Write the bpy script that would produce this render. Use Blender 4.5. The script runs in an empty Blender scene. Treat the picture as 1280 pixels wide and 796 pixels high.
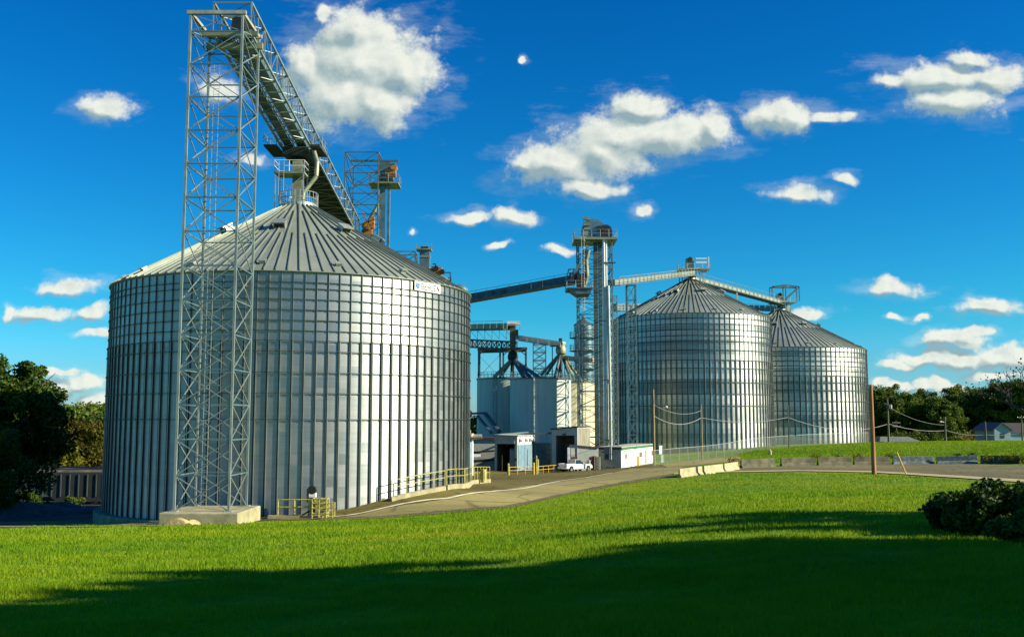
ANI = .5; ANR = .25; RGH = .50
import bpy, bmesh, math, random
import numpy as np
from mathutils import Vector, Matrix
PI = math.pi
random.seed(7)
scene = bpy.context.scene
COL = scene.collection

# ------------------------------------------------------------------ camera
CAMZ = 8.0
F = 1244.0
PITCH = math.radians(5.83)
CP, SP = math.cos(PITCH), math.sin(PITCH)
cam_d = bpy.data.cameras.new('camera')
cam_d.sensor_width = 36.0
cam_d.lens = F / 1280 * 36
cam_d.clip_start = 0.1
cam_d.clip_end = 12000
cam = bpy.data.objects.new('camera', cam_d)
COL.objects.link(cam)
cam.location = (0, 0, CAMZ)
cam.rotation_euler = (PI / 2 + PITCH, 0, 0)
scene.camera = cam

def ray(px, py):
    x, y = px - 640, 398 - py
    fwd = F * CP - y * SP
    up = F * SP + y * CP
    return x / fwd, up / fwd

def P(px, py, Y):
    u, v = ray(px, py)
    return Vector((u * Y, Y, CAMZ + v * Y))

# ------------------------------------------------------------------ materials
MATS = {}
def new_mat(name):
    m = bpy.data.materials.new(name)
    m.use_nodes = True
    nt = m.node_tree
    for n in list(nt.nodes):
        nt.nodes.remove(n)
    out = nt.nodes.new('ShaderNodeOutputMaterial')
    b = nt.nodes.new('ShaderNodeBsdfPrincipled')
    nt.links.new(b.outputs[0], out.inputs[0])
    MATS[name] = m
    return m, nt, b

def N(nt, t, **kw):
    n = nt.nodes.new(t)
    for k, v in kw.items():
        setattr(n, k, v)
    return n

def ramp(nt, fac, stops):
    r = N(nt, 'ShaderNodeValToRGB')
    while len(r.color_ramp.elements) < len(stops):
        r.color_ramp.elements.new(0.5)
    for e, (p, c) in zip(r.color_ramp.elements, stops):
        e.position = p
        e.color = (*c, 1)
    nt.links.new(fac, r.inputs[0])
    return r.outputs[0]

def noise(nt, vec, scale, detail=4, rough=0.55, sc3=None):
    n = N(nt, 'ShaderNodeTexNoise')
    n.inputs['Scale'].default_value = scale
    n.inputs['Detail'].default_value = detail
    n.inputs['Roughness'].default_value = rough
    if sc3:
        mp = N(nt, 'ShaderNodeMapping')
        mp.inputs['Scale'].default_value = sc3
        nt.links.new(vec, mp.inputs[0])
        vec = mp.outputs[0]
    nt.links.new(vec, n.inputs['Vector'])
    return n.outputs[0]

def mat(name, c1, c2=None, rough=0.6, metal=0.0, scale=1.0, sc3=None, bump=0.0, bscale=None, detail=5, spec=0.5, lo=.35, hi=.65):
    m, nt, b = new_mat(name)
    tc = N(nt, 'ShaderNodeTexCoord')
    if c2 is None:
        c2 = tuple(x * 0.7 for x in c1)
    f = noise(nt, tc.outputs['Object'], scale, detail, .6, sc3)
    nt.links.new(ramp(nt, f, [(lo, c2), (hi, c1)]), b.inputs['Base Color'])
    b.inputs['Roughness'].default_value = rough
    b.inputs['Metallic'].default_value = metal
    b.inputs['Specular IOR Level'].default_value = spec
    if bump:
        f2 = noise(nt, tc.outputs['Object'], bscale or scale * 4, 4)
        bp = N(nt, 'ShaderNodeBump')
        bp.inputs['Strength'].default_value = bump
        bp.inputs['Distance'].default_value = 0.05
        nt.links.new(f2, bp.inputs['Height'])
        nt.links.new(bp.outputs[0], b.inputs['Normal'])
    return m

def M(n):
    return MATS[n]

mat('galv_light', (.50, .54, .48), (.32, .37, .34), rough=.45, metal=.55, scale=.8)
mat('tower_steel', (.34, .40, .36), (.20, .26, .24), rough=.5, metal=.45, scale=.8)
mat('leg_steel', (.12, .16, .14), (.07, .10, .09), rough=.6, metal=.2, scale=.8)
mat('galv_dark', (.13, .19, .21), (.07, .11, .13), rough=.55, metal=.4, scale=.8)
mat('steel_teal', (.16, .26, .27), (.09, .16, .18), rough=.5, metal=.4, scale=.9)
mat('steel_brown', (.20, .15, .09), (.09, .08, .06), rough=.7, metal=.2, scale=1.2)
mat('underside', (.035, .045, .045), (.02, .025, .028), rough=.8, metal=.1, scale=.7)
mat('spout', (.36, .38, .24), (.18, .22, .15), rough=.5, metal=.4, scale=.8)
mat('spout_white', (.78, .77, .72), (.55, .56, .52), rough=.45, metal=.15, scale=1.5, sc3=(1, 1, .1))
mat('cream_steel', (.55, .52, .38), (.34, .33, .25), rough=.5, metal=.25, scale=.6, sc3=(2, 2, .5))
mat('orange_paint', (.55, .24, .03), (.25, .12, .03), rough=.5, scale=2.5)
mat('dark_metal', (.03, .035, .035), (.015, .018, .02), rough=.6, metal=.3, scale=2)
mat('white_paint', (.78, .78, .74), (.60, .60, .55), rough=.5, scale=1.2)
mat('bright_white', (.85, .85, .82), (.74, .74, .70), rough=.5, scale=3)
mat('yellow_paint', (.50, .48, .13), (.26, .23, .06), rough=.5, scale=3)
mat('orange_yellow', (.75, .48, .03), (.5, .3, .03), rough=.5, scale=3)
mat('concrete', (.46, .42, .24), (.25, .24, .14), rough=.9, scale=.9, bump=.3, bscale=8)
mat('concrete_moss', (.30, .33, .22), (.10, .15, .07), rough=.9, scale=.7, sc3=(1.5, 1.5, .4), bump=.3, bscale=6)
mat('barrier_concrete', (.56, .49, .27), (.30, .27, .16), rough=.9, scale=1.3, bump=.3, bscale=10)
mat('barrier_shaded', (.17, .15, .09), (.06, .065, .04), rough=.95, scale=1.1, bump=.4, bscale=9)  # concrete darkened so the colour carries the shade on these barriers
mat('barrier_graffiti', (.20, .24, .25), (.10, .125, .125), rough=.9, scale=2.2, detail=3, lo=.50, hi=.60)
mat('tank_shaded', (.52, .60, .52), (.38, .46, .41), rough=.65, metal=.0, scale=.5, sc3=(2.5, 2.5, .25))  # off-white tank paint, tinted for the blue shade on it
mat('tank_sunlit', (.72, .66, .44), (.50, .46, .31), rough=.7, metal=.0, scale=.6, sc3=(3, 3, .25))  # same off-white tank paint, brightened and warmed for direct sun
mat('dryer_steel', (.22, .33, .36), (.10, .17, .20), rough=.4, metal=.6, scale=.5, sc3=(1, 1, 3))
mat('shed_front', (.42, .45, .38), (.30, .34, .30), rough=.6, scale=.6)
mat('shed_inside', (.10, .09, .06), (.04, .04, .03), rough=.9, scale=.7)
mat('door_blue', (.20, .32, .38), (.14, .24, .30), rough=.5, metal=.1, scale=.8)
mat('rust_red', (.25, .05, .02), (.12, .04, .02), rough=.8, scale=2)
mat('green_trim', (.04, .24, .09), (.02, .15, .06), rough=.5, scale=2)
mat('roof_felt', (.48, .48, .38), (.32, .33, .28), rough=.8, scale=1.2)
mat('window_dark', (.05, .06, .07), (.03, .035, .04), rough=.12, scale=2, spec=.7)
mat('window_tan', (.30, .22, .14), (.2, .15, .1), rough=.2, scale=3)
mat('wood_pole', (.34, .27, .12), (.18, .14, .07), rough=.9, scale=1.5, sc3=(4, 4, .3))
mat('wood_pole_red', (.42, .22, .08), (.22, .08, .03), rough=.85, scale=1.2, sc3=(4, 4, .3))
mat('wood_grey', (.16, .15, .10), (.08, .08, .06), rough=.9, scale=1.5, sc3=(4, 4, .3))
mat('wire', (.30, .30, .28), (.2, .2, .2), rough=.6, scale=1)
mat('ballast', (.12, .12, .11), (.05, .05, .05), rough=.95, scale=3, bump=.6, bscale=12)
mat('rock', (.62, .46, .22), (.36, .26, .12), rough=.9, scale=2.2, bump=.6, bscale=7)
mat('truck_white', (.80, .82, .84), (.72, .74, .76), rough=.22, metal=.1, scale=3, spec=.6)
mat('tyre', (.02, .02, .02), (.012, .012, .012), rough=.9, scale=6)
mat('chrome', (.6, .6, .6), (.4, .4, .4), rough=.25, metal=.9, scale=5)
mat('glass_dark', (.02, .03, .035), (.012, .018, .02), rough=.08, scale=1, spec=.8)
mat('lamp_red', (.5, .03, .02), (.35, .02, .02), rough=.3, scale=3)
mat('hopper_teal', (.06, .10, .10), (.025, .045, .045), rough=.7, scale=.5, sc3=(1, 1, .5))  # hopper colours darkened for the shadow the cars stand in
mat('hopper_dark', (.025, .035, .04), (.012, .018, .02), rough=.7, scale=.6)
mat('hopper_roof', (.13, .12, .08), (.05, .05, .04), rough=.7, scale=.8)
mat('house_roof', (.10, .13, .15), (.07, .09, .11), rough=.9, scale=2)
mat('house_blue', (.28, .40, .46), (.22, .32, .38), rough=.7, scale=1, sc3=(.3, .3, 9))
mat('shingle_dark', (.06, .05, .05), (.03, .03, .03), rough=.9, scale=2, sc3=(1, 4, 4))
mat('shingle_grey', (.16, .19, .17), (.10, .12, .11), rough=.9, scale=1.2)
mat('bark', (.10, .07, .045), (.04, .03, .02), rough=.95, scale=2.5, sc3=(3, 3, .5), bump=.5, bscale=6)
mat('line_paint', (.80, .76, .55), (.55, .50, .34), rough=.7, scale=1.3, lo=.3, hi=.5)
mat('sign_blue', (.03, .22, .45), (.03, .18, .40), rough=.5, scale=3)
mat('letter_dark', (.03, .04, .05), (.02, .03, .04), rough=.5, scale=3)
mat('soil', (.16, .12, .06), (.08, .065, .03), rough=.95, scale=.7, bump=.5, bscale=5)

def leaf_mat(name, cols, scale=.35, trans=.25):
    m, nt, b = new_mat(name)
    g = N(nt, 'ShaderNodeNewGeometry')
    oi = N(nt, 'ShaderNodeObjectInfo')
    tc = N(nt, 'ShaderNodeTexCoord')
    f = noise(nt, g.outputs['Position'], scale, 5, .7)
    f2 = noise(nt, g.outputs['Position'], scale * 14, 2, .6)
    mx = N(nt, 'ShaderNodeMath', operation='MULTIPLY_ADD')
    nt.links.new(f2, mx.inputs[0]); mx.inputs[1].default_value = .5
    nt.links.new(f, mx.inputs[2])
    mm = N(nt, 'ShaderNodeMath', operation='SUBTRACT')
    nt.links.new(mx.outputs[0], mm.inputs[0]); mm.inputs[1].default_value = .25
    n = len(cols)
    nt.links.new(ramp(nt, mm.outputs[0], [(.34 + .32 * i / (n - 1), c) for i, c in enumerate(cols)]), b.inputs['Base Color'])
    b.inputs['Roughness'].default_value = .6
    b.inputs['Specular IOR Level'].default_value = .25
    b.inputs['Subsurface Weight'].default_value = 0
    tr = N(nt, 'ShaderNodeBsdfTranslucent')
    nt.links.new(b.inputs['Base Color'].links[0].from_socket, tr.inputs[0])
    ms = N(nt, 'ShaderNodeMixShader'); ms.inputs[0].default_value = trans
    nt.links.new(b.outputs[0], ms.inputs[1]); nt.links.new(tr.outputs[0], ms.inputs[2])
    out = [x for x in nt.nodes if x.type == 'OUTPUT_MATERIAL'][0]
    nt.links.new(ms.outputs[0], out.inputs[0])
    return m
leaf_mat('leaf_dark', [(.012, .036, .004), (.035, .080, .006), (.085, .135, .010)])
leaf_mat('leaf_mid', [(.022, .055, .005), (.060, .110, .008), (.14, .17, .014)])
leaf_mat('leaf_olive', [(.03, .042, .004), (.075, .075, .006), (.16, .12, .012)])
leaf_mat('leaf_yellow', [(.07, .09, .006), (.16, .17, .010), (.30, .27, .02)])
leaf_mat('leaf_far', [(.03, .075, .006), (.085, .15, .010), (.20, .21, .016)], scale=.2)

def sheet_metal(name, nst, rowh, c_lo, c_hi, band=0.0, rough=.42, metal=.75, off=0):
    """galvanised wall sheets: every sheet has a tone of its own, whole courses differ a little"""
    m, nt, b = new_mat(name)
    tc = N(nt, 'ShaderNodeTexCoord')
    sp = N(nt, 'ShaderNodeSeparateXYZ'); nt.links.new(tc.outputs['Object'], sp.inputs[0])
    at = N(nt, 'ShaderNodeMath', operation='ARCTAN2')
    nt.links.new(sp.outputs[1], at.inputs[0]); nt.links.new(sp.outputs[0], at.inputs[1])
    def math_(op, a, bb=None):
        k = N(nt, 'ShaderNodeMath', operation=op)
        for i, v in enumerate((a, bb)):
            if v is None: continue
            if isinstance(v, (int, float)): k.inputs[i].default_value = v
            else: nt.links.new(v, k.inputs[i])
        return k.outputs[0]
    zr = math_('FLOOR', math_('DIVIDE', sp.outputs[2], rowh))
    half = .5
    th = math_('FLOOR', math_('ADD', math_('MULTIPLY', at.outputs[0], nst / (2 * PI) / 1.0), half))
    cb = N(nt, 'ShaderNodeCombineXYZ')
    nt.links.new(th, cb.inputs[0]); nt.links.new(zr, cb.inputs[1]); cb.inputs[2].default_value = off
    wn = N(nt, 'ShaderNodeTexWhiteNoise', noise_dimensions='3D'); nt.links.new(cb.outputs[0], wn.inputs['Vector'])
    wr = N(nt, 'ShaderNodeTexWhiteNoise', noise_dimensions='1D'); nt.links.new(math_('ADD', zr, off + .37), wr.inputs['W'])
    big = noise(nt, tc.outputs['Object'], .22, 3)
    fine = noise(nt, tc.outputs['Object'], 3.0, 4, .7, (1, 1, .06))
    f = math_('ADD', math_('MULTIPLY', wn.outputs['Value'], .20), math_('MULTIPLY', wr.outputs['Value'], band))
    f = math_('ADD', f, math_('MULTIPLY', big, .45))
    f = math_('ADD', f, math_('MULTIPLY', fine, .42))
    hz = noise(nt, tc.outputs['Object'], 1.0, 2, .5, (.25, .25, 5.0))
    f = math_('ADD', f, math_('MULTIPLY', math_('SUBTRACT', hz, .5), .55))
    f = math_('DIVIDE', f, 1.12 + band)
    nt.links.new(ramp(nt, f, [(.20, c_lo), (.80, c_hi)]), b.inputs['Base Color'])
    # thin dark laps between courses
    r = math_('ADD', math_('MULTIPLY', wn.outputs['Value'], .14), rough - .07)
    nt.links.new(r, b.inputs['Roughness'])
    b.inputs['Metallic'].default_value = metal
    # corrugation of the sheets: rounded horizontal waves
    wv = math_('SINE', math_('MULTIPLY', sp.outputs[2], 2 * PI / .10))
    bp = N(nt, 'ShaderNodeBump'); bp.inputs['Strength'].default_value = .5; bp.inputs['Distance'].default_value = .012
    nt.links.new(wv, bp.inputs['Height'])
    tg = N(nt, 'ShaderNodeTangent', direction_type='RADIAL', axis='Z'); nt.links.new(tg.outputs[0], b.inputs['Tangent'])
    b.inputs['Anisotropic'].default_value = ANI; b.inputs['Anisotropic Rotation'].default_value = ANR
    lap = math_('GREATER_THAN', math_('FRACT', math_('DIVIDE', sp.outputs[2], rowh)), .94)
    return m
sheet_metal('silo_wall_a', 112, .84, (.27, .32, .315), (.52, .53, .505), band=.12, rough=RGH, metal=.9)
sheet_metal('silo_wall_b', 96, .92, (.20, .25, .25), (.74, .74, .69), band=1.3, rough=RGH, metal=.92, off=3)
sheet_metal('silo_wall_c', 98, .92, (.22, .27, .27), (.74, .74, .69), band=1.1, rough=RGH, metal=.92, off=11)
mat('silo_rib_shade', (.040, .055, .055), (.022, .034, .034), rough=.6, metal=.1, scale=.6)  # dark colour stands for the shadow at each post
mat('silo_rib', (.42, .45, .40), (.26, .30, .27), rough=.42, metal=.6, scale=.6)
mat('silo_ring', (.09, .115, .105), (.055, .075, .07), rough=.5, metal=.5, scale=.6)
mat('roof_metal', (.33, .37, .31), (.23, .27, .22), rough=.5, metal=.3, scale=.25, detail=6)
mat('roof_rib', (.24, .28, .23), (.17, .21, .17), rough=.5, metal=.3, scale=.4)

# ground materials
def ground_mat(name, stops, s1, s2, rough=.95, bump=.4, b_s=6, stretch=None, mixf=.5):
    m, nt, b = new_mat(name)
    g = N(nt, 'ShaderNodeNewGeometry')
    f1 = noise(nt, g.outputs['Position'], s1, 6, .65, stretch)
    f2 = noise(nt, g.outputs['Position'], s2, 5, .7)
    mx = N(nt, 'ShaderNodeMix'); mx.inputs[0].default_value = mixf
    nt.links.new(f1, mx.inputs[2]); nt.links.new(f2, mx.inputs[3])
    nt.links.new(ramp(nt, mx.outputs[0], stops), b.inputs['Base Color'])
    b.inputs['Roughness'].default_value = rough
    b.inputs['Specular IOR Level'].default_value = .2
    f3 = noise(nt, g.outputs['Position'], b_s, 4)
    bp = N(nt, 'ShaderNodeBump'); bp.inputs['Strength'].default_value = bump; bp.inputs['Distance'].default_value = .08
    nt.links.new(f3, bp.inputs['Height']); nt.links.new(bp.outputs[0], b.inputs['Normal'])
    return m
GR = [(.30, (.045, .120, .002)), (.43, (.095, .205, .002)), (.52, (.165, .255, .003)), (.62, (.28, .28, .005)), (.74, (.34, .25, .010))]
ground_mat('ground_grass', GR, .10, 1.3, bump=.8, b_s=9, stretch=(.6, 1.4, 1))
ground_mat('asphalt_old', [(.30, (.10, .086, .024)), (.5, (.145, .124, .034)), (.7, (.20, .168, .05))], .15, 2.5, bump=.25, b_s=20)
ground_mat('asphalt_grey', [(.30, (.13, .118, .055)), (.5, (.18, .162, .078)), (.7, (.25, .222, .115))], .2, 3.5, bump=.4, b_s=16)
ground_mat('road_pale', [(.30, (.23, .205, .075)), (.5, (.30, .265, .105)), (.7, (.36, .32, .13))], .2, 2.5, bump=.2, b_s=18)
ground_mat('kerb_pale', [(.30, (.34, .30, .16)), (.5, (.45, .40, .22)), (.7, (.52, .47, .28))], .3, 2.5, bump=.2, b_s=18)
ground_mat('dirt_dark', [(.30, (.035, .04, .035)), (.5, (.055, .06, .05)), (.7, (.09, .09, .07))], .2, 1.5, bump=.6, b_s=5, stretch=(.4, 2, 1))
ground_mat('dirt_path', [(.30, (.12, .11, .05)), (.5, (.22, .20, .10)), (.7, (.30, .27, .15))], .3, 2, bump=.4, b_s=9, stretch=(.4, 2, 1))

def wear(name, s, dark, amt):
    """cracks and patched areas over a paved surface"""
    nt = MATS[name].node_tree; b = [n for n in nt.nodes if n.type == 'BSDF_PRINCIPLED'][0]
    src = b.inputs['Base Color'].links[0].from_socket
    g = N(nt, 'ShaderNodeNewGeometry')
    v = N(nt, 'ShaderNodeTexVoronoi', feature='DISTANCE_TO_EDGE'); v.inputs['Scale'].default_value = s
    wr = N(nt, 'ShaderNodeTexNoise'); wr.inputs['Scale'].default_value = s*4; nt.links.new(g.outputs['Position'], wr.inputs['Vector'])
    ad = N(nt, 'ShaderNodeVectorMath', operation='MULTIPLY_ADD'); nt.links.new(wr.outputs[1], ad.inputs[0]); ad.inputs[1].default_value = (1.2,1.2,0); nt.links.new(g.outputs['Position'], ad.inputs[2])
    nt.links.new(ad.outputs[0], v.inputs['Vector'])
    c = ramp(nt, v.outputs['Distance'], [(0.0, (dark,)*3), (.035, (1,1,1))])
    n2 = noise(nt, g.outputs['Position'], .06, 3, .6, (.35, 1.6, 1))
    c2 = ramp(nt, n2, [(.40, (amt,)*3), (.56, (1.12,1.12,1.10))])
    m1 = N(nt, 'ShaderNodeMix', data_type='RGBA', blend_type='MULTIPLY'); m1.inputs[0].default_value = 1
    nt.links.new(src, m1.inputs[6]); nt.links.new(c, m1.inputs[7])
    m2 = N(nt, 'ShaderNodeMix', data_type='RGBA', blend_type='MULTIPLY'); m2.inputs[0].default_value = 1
    nt.links.new(m1.outputs[2], m2.inputs[6]); nt.links.new(c2, m2.inputs[7]); nt.links.new(m2.outputs[2], b.inputs['Base Color'])
wear('asphalt_old', .22, .45, .72); wear('road_pale', .16, .55, .84); wear('asphalt_grey', .25, .5, .75)
def blade_mat():
    m, nt, b = new_mat('grass_blade')
    g = N(nt, 'ShaderNodeNewGeometry')
    f1 = noise(nt, g.outputs['Position'], .10, 6, .65, (.6, 1.4, 1))
    f2 = noise(nt, g.outputs['Position'], 1.3, 5, .7)
    f3 = noise(nt, g.outputs['Position'], 40, 2, .6)
    mx = N(nt, 'ShaderNodeMix'); mx.inputs[0].default_value = .5
    nt.links.new(f1, mx.inputs[2]); nt.links.new(f2, mx.inputs[3])
    mx2 = N(nt, 'ShaderNodeMix'); mx2.inputs[0].default_value = .25
    nt.links.new(mx.outputs[0], mx2.inputs[2]); nt.links.new(f3, mx2.inputs[3])
    c = ramp(nt, mx2.outputs[0], [(.34, (.045, .130, .002)), (.43, (.115, .250, .002)), (.52, (.195, .320, .003)), (.62, (.32, .36, .006)), (.72, (.43, .34, .014))])
    nt.links.new(c, b.inputs['Base Color'])
    b.inputs['Roughness'].default_value = .55
    b.inputs['Specular IOR Level'].default_value = .2
    tr = N(nt, 'ShaderNodeBsdfTranslucent'); nt.links.new(c, tr.inputs[0])
    ms = N(nt, 'ShaderNodeMixShader'); ms.inputs[0].default_value = .35
    nt.links.new(b.outputs[0], ms.inputs[1]); nt.links.new(tr.outputs[0], ms.inputs[2])
    out = [x for x in nt.nodes if x.type == 'OUTPUT_MATERIAL'][0]
    nt.links.new(ms.outputs[0], out.inputs[0])
blade_mat()

# chain link: wire mesh drawn with real alpha holes too small to model at this distance
def link_mat():
    m, nt, b = new_mat('chain_link')
    tc = N(nt, 'ShaderNodeTexCoord')
    b.inputs['Base Color'].default_value = (.26, .29, .24, 1)
    b.inputs['Roughness'].default_value = .5; b.inputs['Metallic'].default_value = .5
    tb = N(nt, 'ShaderNodeBsdfTransparent')
    ck = N(nt, 'ShaderNodeTexWhiteNoise')
    ms = N(nt, 'ShaderNodeMixShader'); ms.inputs[0].default_value = .11
    nt.links.new(tb.outputs[0], ms.inputs[1]); nt.links.new(b.outputs[0], ms.inputs[2])
    out = [x for x in nt.nodes if x.type == 'OUTPUT_MATERIAL'][0]
    nt.links.new(ms.outputs[0], out.inputs[0])
link_mat()

# ------------------------------------------------------------------ mesh builder
ORG = {}
class MB:
    def __init__(s):
        s.v = []; s.f = []
    def box(s, c, size, rz=0.0, mtx=None):
        hx, hy, hz = size[0] / 2, size[1] / 2, size[2] / 2
        R = Matrix.Rotation(rz, 3, 'Z') if mtx is None else mtx
        c = Vector(c); n = len(s.v)
        for x, y, z in ((-1,-1,-1),(1,-1,-1),(1,1,-1),(-1,1,-1),(-1,-1,1),(1,-1,1),(1,1,1),(-1,1,1)):
            s.v.append(tuple(c + R @ Vector((x*hx, y*hy, z*hz))))
        for q in ((0,3,2,1),(4,5,6,7),(0,1,5,4),(1,2,6,5),(2,3,7,6),(3,0,4,7)):
            s.f.append(tuple(n + i for i in q))
        return s
    def frame(s, p, q):
        d = (Vector(q) - Vector(p)); L = d.length; d.normalize()
        up = Vector((0, 0, 1)) if abs(d.z) < .95 else Vector((0, 1, 0))
        a = d.cross(up).normalized(); b = a.cross(d).normalized()
        return d, a, b, L
    def bar(s, p, q, w, h=None):
        h = h or w
        p, q = Vector(p), Vector(q)
        if (q - p).length < 1e-5: return s
        d, a, b, L = s.frame(p, q); n = len(s.v)
        for e in (p, q):
            for i, j in ((-1,-1),(1,-1),(1,1),(-1,1)):
                s.v.append(tuple(e + a * (i*w/2) + b * (j*h/2)))
        for k in ((0,1,2,3),(7,6,5,4),(0,4,5,1),(1,5,6,2),(2,6,7,3),(3,7,4,0)):
            s.f.append(tuple(n + i for i in k))
        return s
    def tube(s, p, q, r, n=8, r2=None, caps=True):
        r2 = r if r2 is None else r2
        p, q = Vector(p), Vector(q)
        if (q - p).length < 1e-5: return s
        d, a, b, L = s.frame(p, q); k = len(s.v)
        for e, rr in ((p, r), (q, r2)):
            for i in range(n):
                t = 2*PI*i/n
                s.v.append(tuple(e + a*(math.cos(t)*rr) + b*(math.sin(t)*rr)))
        for i in range(n):
            j = (i+1) % n
            s.f.append((k+i, k+n+i, k+n+j, k+j))
        if caps:
            s.f.append(tuple(k+i for i in range(n)))
            s.f.append(tuple(k+n+i for i in reversed(range(n))))
        return s
    def path(s, pts, r, n=8):
        for a, b in zip(pts[:-1], pts[1:]):
            s.tube(a, b, r, n)
        return s
    def lathe(s, prof, c=(0,0,0), n=32, a0=0.0, a1=2*PI, cap=False):
        full = abs(a1 - a0 - 2*PI) < 1e-6
        m = n if full else n + 1
        k = len(s.v); c = Vector(c)
        for r, z in prof:
            for i in range(m):
                t = a0 + (a1-a0)*i/n
                s.v.append((c.x + r*math.cos(t), c.y + r*math.sin(t), c.z + z))
        for j in range(len(prof)-1):
            for i in range(n):
                i2 = (i+1) % m
                s.f.append((k+j*m+i, k+j*m+i2, k+(j+1)*m+i2, k+(j+1)*m+i))
        if cap:
            s.f.append(tuple(k+i for i in reversed(range(m))))
            s.f.append(tuple(k+(len(prof)-1)*m+i for i in range(m)))
        return s
    def quad(s, *pts):
        n = len(s.v)
        s.v += [tuple(p) for p in pts]; s.f.append(tuple(range(n, n+len(pts))))
        return s
    def prism(s, poly, axis_vec):
        """poly: list of 3D points (a planar outline), extruded by axis_vec"""
        n = len(s.v); m = len(poly); ax = Vector(axis_vec)
        s.v += [tuple(Vector(p)) for p in poly] + [tuple(Vector(p) + ax) for p in poly]
        s.f.append(tuple(n+i for i in reversed(range(m))))
        s.f.append(tuple(n+m+i for i in range(m)))
        for i in range(m):
            j = (i+1) % m
            s.f.append((n+i, n+j, n+m+j, n+m+i))
        return s
    def build(s, name, m, parent=None, smooth=False, loc=None):
        me = bpy.data.meshes.new(name)
        o = Vector((0,0,0))
        if parent is not None: o = ORG.get(parent.name, o)
        elif loc is not None: o = Vector(loc)
        v = np.array(s.v, dtype=np.float64).reshape(-1, 3) - np.array(o)
        me.from_pydata(v.tolist(), [], s.f)
        bm = bmesh.new(); bm.from_mesh(me)
        bmesh.ops.recalc_face_normals(bm, faces=bm.faces)
        bm.to_mesh(me); bm.free()
        if smooth:
            me.polygons.foreach_set('use_smooth', [True]*len(me.polygons))
            me.set_sharp_from_angle(angle=math.radians(38))
        me.materials.append(M(m) if isinstance(m, str) else m)
        ob = bpy.data.objects.new(name, me)
        COL.objects.link(ob)
        if parent is not None:
            ob.parent = parent
            ORG[ob.name] = Vector(o)
        elif loc is not None:
            ob.location = loc
            ORG[ob.name] = Vector(loc)
        return ob

def tag(o, label=None, cat=None, group=None, kind=None):
    if label: o['label'] = label
    if cat: o['category'] = cat
    if group: o['group'] = group
    if kind: o['kind'] = kind
    return o

def thing(name, label, cat, loc=(0,0,0), group=None):
    o = bpy.data.objects.new(name, None); COL.objects.link(o)
    o.location = loc; o.empty_display_size = .3
    ORG[o.name] = Vector(loc)
    return tag(o, label, cat, group)

def copy_tree(o, parent=None):
    c = o.copy(); COL.objects.link(c)
    if parent is not None: c.parent = parent
    for ch in list(o.children):
        copy_tree(ch, c)
    return c

# ------------------------------------------------------------------ terrain
ctrl = []
def gp(px, py, Y):
    p = P(px, py, Y); ctrl.append((p.x, p.y, p.z))
def gx(x, y, zr): ctrl.append((x, y, CAMZ + zr))
for x in (-40, -20, 0, 20, 40):
    gx(x, -25, -1.6 - abs(x)*.004); gx(x, 0, -1.6)
def lawn(px, Y, s):
    u, v = ray(px, 650); gx(u*Y, Y, -(1.6 + s*Y))
for Y in (10, 20, 32, 48):
    for px, s in ((-300,.078),(0,.079),(250,.078),(450,.072),(640,.064),(840,.046),(1000,.0385),(1280,.038),(1600,.037)):
        lawn(px, Y, s)
for a in ((0,658,67),(100,658,66),(200,657,65),(400,649,72),(560,638,73),(640,633,77),(720,615,92),(840,594,108),(1000,590,109),(1140,594,100),(1280,604,87)):
    gp(*a)
gx(55, 75, -5.0); gx(70, 100, -4.9)
for a in ((560,623,80),(640,610,95),(740,597,118),(487,616,81),(550,607,85.5),(600,606,95),(640,601,113),(560,609.5,90),(617,596,122),
          (617,589,138),(640,592,136),(717,588.5,150),(748,587,146),(776,584.5,150),(815,577.5,172),
          (1130,577.5,131),(925,584,120),(1030,580,126),(1280,581,119),(866,565,186),(900,566.5,165),(1000,569,150),(1130,553,185),(1280,552,180),(1040,555.5,205),(1086,553.5,205),
          (870,578,135),(1000,575,132)):
    gp(*a)
gx(-20, 74, -7.3); gx(-12, 75.5, -7.1); gx(-36, 84, -8.7); gx(-30, 76, -7.9); gx(-42, 92, -9.0); gx(-60, 92, -9.2); gx(-50, 75, -7.9); gx(-70, 75, -8.2)
gx(-55, 110, -10.4); gx(-75, 128, -11.0); gx(-50, 128, -11.0); gx(-30, 125, -10.0); gx(-60, 150, -10.9); gx(-100, 110, -10.6)
gx(-25, 95, -6.8); gx(-10, 112, -7.0); gx(-5, 125, -7.0); gx(0, 165, -7.3); gx(-20, 150, -8.0); gx(10, 180, -7.0); gx(20,180,-6.8)
gx(36, 202, -6.0); gx(63, 234, -5.2); gx(50,215,-5.5); gx(85, 200, -4.4); gx(80, 150, -3.9); gx(105, 150, -4.1); gx(40, 240, -5.8); gx(100, 240, -5.8); gx(0, 240, -7.6); gx(-60, 240, -9.5); gx(130,240,-5.8)
C_ = np.array(ctrl)
def _tps():
    X = C_[:, :2] / 100.0
    d2 = ((X[:, None] - X[None]) ** 2).sum(-1)
    K = np.where(d2 > 0, .5 * d2 * np.log(d2 + 1e-12), 0)
    n = len(X)
    A = np.zeros((n+3, n+3))
    A[:n, :n] = K + np.eye(n) * 2e-4
    A[:n, n] = 1; A[:n, n+1:] = X; A[n, :n] = 1; A[n+1:, :n] = X.T
    b = np.zeros(n+3); b[:n] = C_[:, 2]
    return X, np.linalg.solve(A, b)
TX, TW = _tps()
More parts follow.
